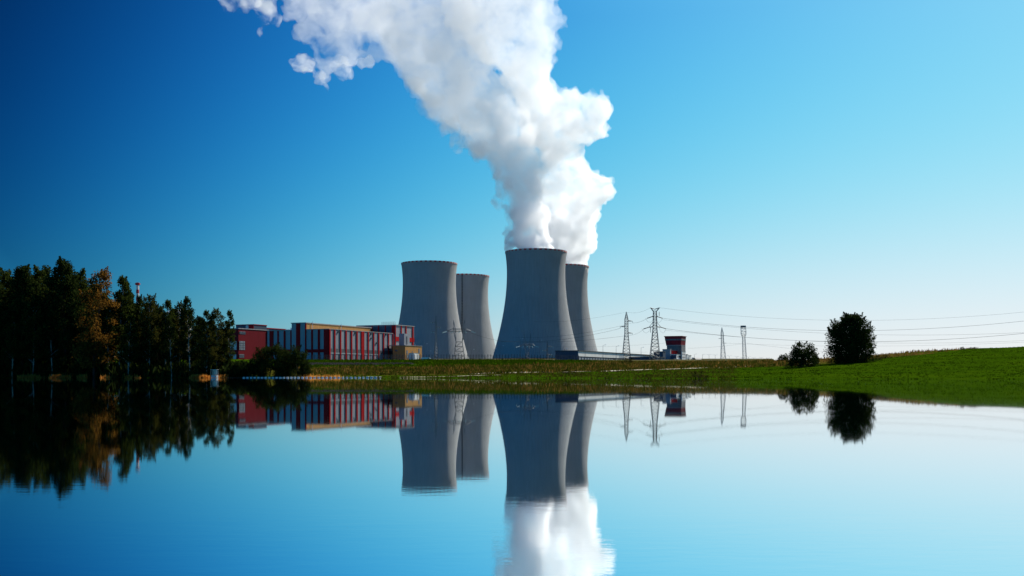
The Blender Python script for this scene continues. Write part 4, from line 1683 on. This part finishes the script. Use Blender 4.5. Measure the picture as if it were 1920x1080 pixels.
def tree_proto(kind, H, W, crown0, lean, nclump, per, size, leafm, barkm, seed, shape, trunk_r, spiky=0.0):
    """trunk with limbs, and a crown of leaf clumps at the limbs' ends; W = crown half width"""
    rs = np.random.RandomState(seed)
    root = bpy.data.objects.new(kind, None)
    root.empty_display_size = 1
    C.objects.link(root)
    OFF[root] = Vector((0, 0, 0))
    tb = MB()
    n = 9
    wob = rs.normal(0, 0.18, (n, 2)).cumsum(0) * 0.6
    tp = [Vector((lean * (i / (n - 1)) ** 1.3 * H * 0.5 + wob[i][0] * (i > 0), wob[i][1] * (i > 0), H * 0.94 * i / (n - 1) - (0.5 if i == 0 else 0))) for i in range(n)]
    tb.tube(tp, [trunk_r * (1 - 0.9 * i / (n - 1)) for i in range(n)], 7)

    def axis(z):
        s = min(max(z / (H * 0.94), 0), 0.999) * (n - 1)
        i = int(s)
        return tp[i].lerp(tp[i + 1], s - i)

    cl = []
    for j in range(nclump):
        s = rs.uniform(0, 1) ** 0.9
        z = H * (crown0 + (1 - crown0) * s)
        w = W * shape(s)
        az = rs.uniform(0, 2 * math.pi)
        rad_ = w * rs.uniform(0.15, 1.0) ** 0.55
        q = axis(z * 0.97) + Vector((rad_ * math.cos(az), rad_ * math.sin(az), 0))
        q.z = z + rs.normal(0, 0.3)
        r = W * rs.uniform(0.20, 0.36) * (0.55 + 0.45 * shape(s))
        cl.append((q.x, q.y, q.z, r))
        if j % 3 == 0 and rad_ > 0.3 * W:
            o = axis(max(z - rad_ * 0.9, H * crown0 * 0.7))
            md = o.lerp(q, 0.5) + Vector((0, 0, 0.2))
            tb.tube([o, md, q], [trunk_r * 0.32, trunk_r * 0.2, 0.03], 4, 0, False)
    for j in range(int(nclump * spiky)):                 # thin upright sprays on the outline
        c = cl[rs.randint(len(cl))]
        d = Vector((c[0] - axis(c[2]).x, c[1] - axis(c[2]).y, 0))
        d = d.normalized() * 0.7 + Vector((0, 0, 1.0)) if d.length > 0.01 else Vector((0, 0, 1))
        for k in range(4):
            cl.append((c[0] + d.x * c[3] * (0.6 + 0.18 * k), c[1] + d.y * c[3] * (0.6 + 0.18 * k), c[2] + d.z * c[3] * (0.6 + 0.24 * k), c[3] * (0.36 - 0.07 * k)))
    tb.build('trunk', barkm, root, True)
    lb = MB()
    leaf_cloud(lb, cl, per, size, rs)
    lb.build('crown', leafm, root)
    return root


def copy_thing(src):
    o = src.copy()
    C.objects.link(o)
    for ch in src.children:
        c = ch.copy()
        C.objects.link(c)
        c.parent = o
    return o


def hide_away(o):
    for ch in list(o.children):
        bpy.data.objects.remove(ch)
    bpy.data.objects.remove(o)


oval = lambda s: max(0.12, math.sin(math.pi * min(1, 0.18 + 0.80 * s)) ** 0.75)
full = lambda s: max(0.2, (1 - abs(2 * s - 0.85) ** 2.2 * 0.75)) if s < 0.95 else 0.2
tall_s = lambda s: max(0.10, (1 - s) ** 0.55 * (0.45 + 0.55 * min(1, s * 5)))
dome_s = lambda s: max(0.25, math.sqrt(max(0.0, 1 - max(0, s - 0.25) ** 2 / 0.60)))

protos = {
    'oakA': tree_proto('broadleaf_tree', 28, 5.8, 0.04, 0.0, 120, 140, 0.39, M['leaf_dark'], M['bark'], 1, full, 0.42, 0.25),
    'oakB': tree_proto('broadleaf_tree', 28, 5.4, 0.05, 0.03, 120, 140, 0.39, M['leaf_mid'], M['bark'], 2, full, 0.40, 0.3),
    'birchA': tree_proto('birch_tree', 24, 3.7, 0.22, 0.10, 100, 135, 0.31, M['leaf_mid'], M['birch_bark'], 3, tall_s, 0.20, 0.55),
    'birchB': tree_proto('birch_tree', 24, 3.4, 0.26, -0.06, 95, 135, 0.31, M['leaf_dark'], M['birch_bark'], 4, tall_s, 0.19, 0.6),
    'birchC': tree_proto('birch_tree', 24, 4.0, 0.24, 0.05, 100, 135, 0.31, M['leaf_olive'], M['birch_bark'], 5, oval, 0.19, 0.55),
    'orange': tree_proto('autumn_tree', 26, 4.9, 0.10, 0.12, 115, 105, 0.32, M['leaf_orange'], M['bark'], 6, oval, 0.36, 0.35),
}
# (photo x of the foot, row of the top, proto, depth beyond the waterline, width factor, label)
WOOD = [
    (-26, 470, 'oakA', 6, 1.1, 'dark tree cut off by the left edge, tallest at the border of the picture'),
    (12, 508, 'oakB', 12, 1.0, 'dark broad tree second from the left edge'),
    (42, 500, 'oakA', 5, 0.95, 'dark broad tree with a flat top third from the left edge'),
    (74, 503, 'oakB', 9, 0.9, 'dark green tree in the left wood just left of its highest peak'),
    (96, 498, 'birchB', 14, 1.1, 'dark narrow tree rising at the shoulder of the tallest tree of the wood'),
    (124, 487, 'oakA', 4, 0.98, 'tallest broad tree of the wood, left of the orange tree'),
    (150, 507, 'oakB', 16, 0.9, 'dark tree directly behind the orange autumn tree'),
    (176, 502, 'orange', 1.0, 1.0, 'orange autumn tree lit on its right side, the only one in the wood'),
    (222, 515, 'birchA', 7, 1.0, 'dark airy birch just right of the orange tree'),
    (243, 524, 'birchB', 10, 1.0, 'slim dark birch left of the striped chimney'),
    (262, 556, 'oakB', 12, 0.62, 'low dark round tree below the striped chimney'),
    (278, 552, 'birchC', 4, 0.9, 'olive birch just right of the striped chimney'),
    (308, 560, 'birchA', 7, 1.0, 'rounded dark birch right of the low round tree'),
    (296, 572, 'oakA', 14, 0.6, 'low dark tree filling the gap behind the two birches right of the chimney'),
    (335, 566, 'birchC', 12, 0.95, 'olive tree with the pale dome peeping over its right shoulder'),
    (357, 556, 'birchB', 3, 1.05, 'pointed birch with a long white trunk, tallest near the right end of the wood'),
    (382, 580, 'birchA', 9, 0.95, 'small dark birch between the pointed birch and the last tree'),
    (408, 578, 'birchC', 5, 1.0, 'last feathery olive tree at the right end of the wood'),
    (427, 580, 'birchA', 8, 0.8, 'thin feathery tree touching the red brick block'),
    (22, 560, 'birchA', 1.5, 1.0, 'lower olive green tree at the water edge near the left border'),
    (60, 552, 'birchC', 1.5, 1.1, 'lower brownish tree in front of the flat topped dark tree'),
    (98, 566, 'birchB', 1.5, 1.1, 'lower leafy tree in front of the tallest broad tree'),
    (205, 575, 'birchB', 2.0, 1.2, 'low leaning birch with a white trunk right under the orange tree'),
    (240, 590, 'birchA', 1.5, 1.2, 'low birch with a leaning white trunk below the slim dark birch'),
    (322, 596, 'birchB', 1.5, 1.2, 'low birch in front of the olive tree by the dome'),
    (386, 612, 'birchC', 2.0, 1.2, 'lowest olive birch just above the white hut'),
    (143, 560, 'oakA', 7, 0.7, 'dark filling tree low between the tallest tree and the orange tree'),
    (-60, 500, 'oakB', 9, 1.0, 'dark tree outside the left edge of the picture reaching in'),
]
BACK = 'tree of the dark back row of the wood, top seen between front trees'
WOOD += [(px, top, k, dep, wf, BACK) for px, top, k, dep, wf in [
    (-8, 530, 'oakB', 24, 1.0), (26, 522, 'oakA', 22, 1.0), (58, 520, 'oakB', 25, 1.0), (108, 520, 'oakA', 24, 1.0), (138, 525, 'oakB', 26, 1.0), (168, 535, 'oakA', 24, 1.0),
    (196, 548, 'oakB', 24, 1.0), (226, 550, 'oakA', 22, 0.9), (250, 566, 'oakB', 26, 0.9), (274, 570, 'oakA', 25, 0.9), (300, 576, 'oakB', 24, 0.9), (326, 580, 'oakA', 24, 0.95),
    (350, 584, 'oakB', 23, 0.95), (376, 594, 'oakA', 20, 0.95), (398, 604, 'oakB', 18, 0.85)]]
HP = {'oakA': 28, 'oakB': 28, 'birchA': 24, 'birchB': 24, 'birchC': 24, 'orange': 26}
used = {}
GT = 'trees of the wood on the left shore'
for px, top, kind, dep, wf, lab in WOOD:
    src = protos[kind]
    t = src if kind not in used else copy_thing(src)
    used[kind] = 1
    Y = float(lerp_tab(WATER, px)) + dep
    p = ground_point(px, Y)
    hgt = at(px, top, Y).z - p.z
    t.location = p
    s = hgt / (HP[kind] * 1.02)
    t.scale = (s * wf, s * wf, s)
    t.rotation_euler = (0, 0, R.uniform(-0.5, 0.5) if kind in ('orange', 'birchA', 'birchB') else R.uniform(0, 6.28))
    tag(t, lab, 'tree', GT)

# bushes between the wood and the halls, trees on the right slope
bushA = tree_proto('round_bush', 9, 4.2, 0.02, 0.0, 95, 130, 0.26, M['leaf_dark'], M['bark'], 21, dome_s, 0.16, 0.3)
bushB = tree_proto('round_bush', 9, 3.6, 0.02, 0.05, 85, 130, 0.26, M['leaf_dark'], M['bark'], 22, dome_s, 0.15, 0.3)
GB = 'bushes at the water edge'
usedb = {}
for px, top, hw, pr, dep, lab in [
        (505, 646, 36, bushA, 3, 'largest dark bush before the striped wing'),
        (556, 651, 26, bushB, 2.5, 'dark olive bush with brownish tips at the right end of the bushes'),
        (450, 675, 20, bushA, 3.0, 'low dark bush below the red brick block'),
        (536, 656, 22, bushA, 6, 'dark bush tucked between the largest and the right end bush'),
        (478, 668, 22, bushB, 5, 'low olive bush at the left foot of the largest bush'),
        (420, 664, 17, bushB, 7, 'small olive bush at the foot of the last tree of the wood'),
        (572, 676, 13, bushB, 1.5, 'smallest brownish bush at the right foot of the bushes')]:
    src = pr
    t = src if id(pr) not in usedb else copy_thing(src)
    usedb[id(pr)] = 1
    Y = float(lerp_tab(WATER, px)) + dep
    p = ground_point(px, Y)
    p.z -= 0.15
    hgt = at(px, top, Y).z - p.z
    sw = hw * Y / F / (4.6 if pr is bushA else 4.0)
    t.location = p
    t.scale = (sw, sw, hgt / 9.6)
    t.rotation_euler = (0, 0, R.uniform(0, 6.28))
    tag(t, lab, 'bush', GB)

# right slope
GR = 'trees on the green slope'
g1 = on_ground(1598, 680.5)
big = tree_proto('round_tree', 12.0, 4.6, 0.02, 0.0, 200, 185, 0.23, M['leaf_dark'], M['bark'], 31, dome_s, 0.3, 0.9)
hgt = at(1598, 587, g1.y).z - g1.z
big.location = g1
big.scale = (45 * g1.y / F / 5.1,) * 2 + (hgt / 13.0,)
tag(big, 'large round dark tree with bristling outline on the green slope', 'tree', GR)
g2 = on_ground(1503, 688.5)
sm = tree_proto('round_tree', 6.5, 3.2, 0.02, 0.0, 85, 210, 0.22, M['leaf_dark'], M['bark'], 32, dome_s, 0.16, 0.45)
hgt = at(1506, 642, g2.y).z - g2.z
sm.location = g2
sm.scale = (31 * g2.y / F / 3.7,) * 2 + (hgt / 7.0,)
tag(sm, 'smaller lumpy dark tree left of the large round tree on the slope', 'tree', GR)
g3 = on_ground(1469, 678.5)
for px, base, top, hw, lab in [(1469, 678.6, 665, 10, 'small distant bush left of the two slope trees'),
                               (1529, 684, 662, 8, 'little bush leaning on the right foot of the smaller slope tree')]:
    g = on_ground(px, base)
    t = copy_thing(sm)
    hgt = at(px, top, g.y).z - g.z
    t.location = g
    t.scale = (hw * g.y / F / 3.7,) * 2 + (hgt / 7.0,)
    t.rotation_euler = (0, 0, 1.9)
    t.name = 'small_bush'
    tag(t, lab, 'bush', 'bushes on the green slope')

# low hedge shrubs: on the crest, along the field edge and in the grass
shr = tree_proto('low_shrub', 2.0, 1.5, 0.0, 0.0, 30, 130, 0.18, M['leaf_olive'], M['bark'], 41, dome_s, 0.05, 0.8)
GH = 'low shrubs in the fields'
first = True
for px, base, top, hw, lab in [
        (1803, 655.4, 651.0, 9, 'low shrub on the skyline of the green slope, the left of two'),
        (1823, 654.6, 651.2, 10, 'low shrub on the skyline of the green slope, the right of two'),
        (1762, 659.5, 656.8, 10, 'dark shrub on the brown strip left of the skyline shrubs'),
        (1660, 671.5, 666, 14, 'dark weedy shrub just right of the large round tree'),
        (1645, 675.5, 667, 12, 'shrub at the right foot of the large round tree'),
        (1560, 682, 674, 14, 'shrub at the left foot of the large round tree'),
        (1076, 702.8, 694.5, 26, 'wide low shrub on the shore in front of the long hall'),
        (1311, 709.6, 698, 20, 'brown tuft of rushes at the water edge below the red headed tower'),
        (1176, 681.5, 672.5, 15, 'dark shrub at the foot of the pointed pylon'),
        (914, 706.0, 702.6, 10, 'small dark tuft by the sand bar')]:
    g = on_ground(px, base)
    t = shr if first else copy_thing(shr)
    first = False
    t.location = g
    hgt = at(px, top, g.y).z - g.z
    t.scale = (hw * g.y / F / 1.75,) * 2 + (hgt / 2.1,)
    t.rotation_euler = (0, 0, R.uniform(0, 6))
    tag(t, lab, 'shrub', GH)

# ------------------------------------------------------------------ weeds, reeds and grass blades (nobody could count them)
def blades(name, m, pts, h0, h1, w, rs, per=3, lean=0.35):
    mb = MB()
    for x, y, s in pts:
        z = float(ground_z(x, y))
        for _ in range(per):
            h = rs.uniform(h0, h1) * s
            a = rs.uniform(0, math.pi)
            dx, dy = math.cos(a) * w * 0.5, math.sin(a) * w * 0.5
            ox, oy = rs.normal(0, 0.35, 2)
            lx, ly = rs.normal(0, lean, 2) * h
            b = (x + ox, y + oy)
            mb.quad([(b[0] - dx, b[1] - dy, z - 0.1), (b[0] + dx, b[1] + dy, z - 0.1),
                     (b[0] + lx + dx * 0.5, b[1] + ly + dy * 0.5, z + h), (b[0] + lx - dx * 0.4, b[1] + ly - dy * 0.4, z + h * 0.93)])
    return tag(mb.build(name, m), kind='stuff')


rs = np.random.RandomState(77)


def scatter(n, px0, px1, Y0, Y1, test):
    out = []
    while len(out) < n:
        px, Y = rs.uniform(px0, px1), rs.uniform(Y0, Y1)
        x = (px - 960) / F * Y
        py = HZ - F * (float(ground_z(x, Y)) - CH) / Y
        if Y > float(lerp_tab(WATER, px)) + 0.8 and test(px, py):
            cl = 0.6 + 0.8 * (0.5 + 0.5 * math.sin(x * 0.23 + 1.7 * math.sin(Y * 0.13))) * rs.uniform(0.6, 1.2)
            out.append((x, Y, cl))
    return out


inA = lambda px, py: lerp_tab(EDGE_B, px) + 0.3 < py < lerp_tab(EDGE_A, px) - 0.2
blades('field_weeds', M['weed'], scatter(9000, 560, 1500, 225, 470, inA), 0.25, 0.75, 0.30, rs, 3)
blades('dry_weeds', M['weed_dry'], scatter(1500, 560, 1500, 225, 470, inA), 0.4, 1.15, 0.22, rs, 3)
blades('bank_grass', M['blade'], scatter(5000, 560, 1200, 340, 565, lambda px, py: py < lerp_tab(EDGE_B, px)), 0.25, 0.7, 0.35, rs, 3)
blades('shore_grass', M['weed'], scatter(2200, 640, 1380, 165, 300, lambda px, py: py > lerp_tab(EDGE_A, px)), 0.08, 0.3, 0.3, rs, 3)
blades('slope_grass', M['blade'], scatter(4000, 1350, 1960, 150, 345, lambda px, py: py > lerp_tab(EDGE_A, px)), 0.05, 0.14, 0.30, rs, 3)
blades('crest_weeds', M['weed_dry'], scatter(1200, 1420, 1960, 300, 372, lambda px, py: py < lerp_tab(EDGE_A, px)), 0.25, 0.75, 0.25, rs, 2)
reed_pts = []
for c0, c1, nn in ((34, 48, 26), (48, 68, 60), (70, 80, 16), (94, 130, 90), (148, 162, 30), (190, 204, 18), (236, 244, 16), (254, 262, 8), (356, 392, 90), (400, 425, 40), (470, 474, 5), (560, 640, 70)):
    for _ in range(nn):
        px = rs.uniform(c0, c1)
        Y = float(lerp_tab(WATER, px)) + rs.uniform(-1.6, 0.2)
        reed_pts.append(((px - 960) / F * Y, Y, rs.uniform(0.5, 1.15)))
blades('shore_reeds', M['reed'], reed_pts, 0.5, 1.15, 0.16, rs, 5, 0.16)
under = []
for _ in range(1500):
    px = rs.uniform(-90, 470)
    Y = float(lerp_tab(WATER, px)) + rs.uniform(1.6, 14)
    under.append(((px - 960) / F * Y, Y, rs.uniform(0.5, 1.4)))
blades('wood_undergrowth', M['leaf_dark'], under, 0.8, 3.2, 0.8, rs, 7, 0.4)
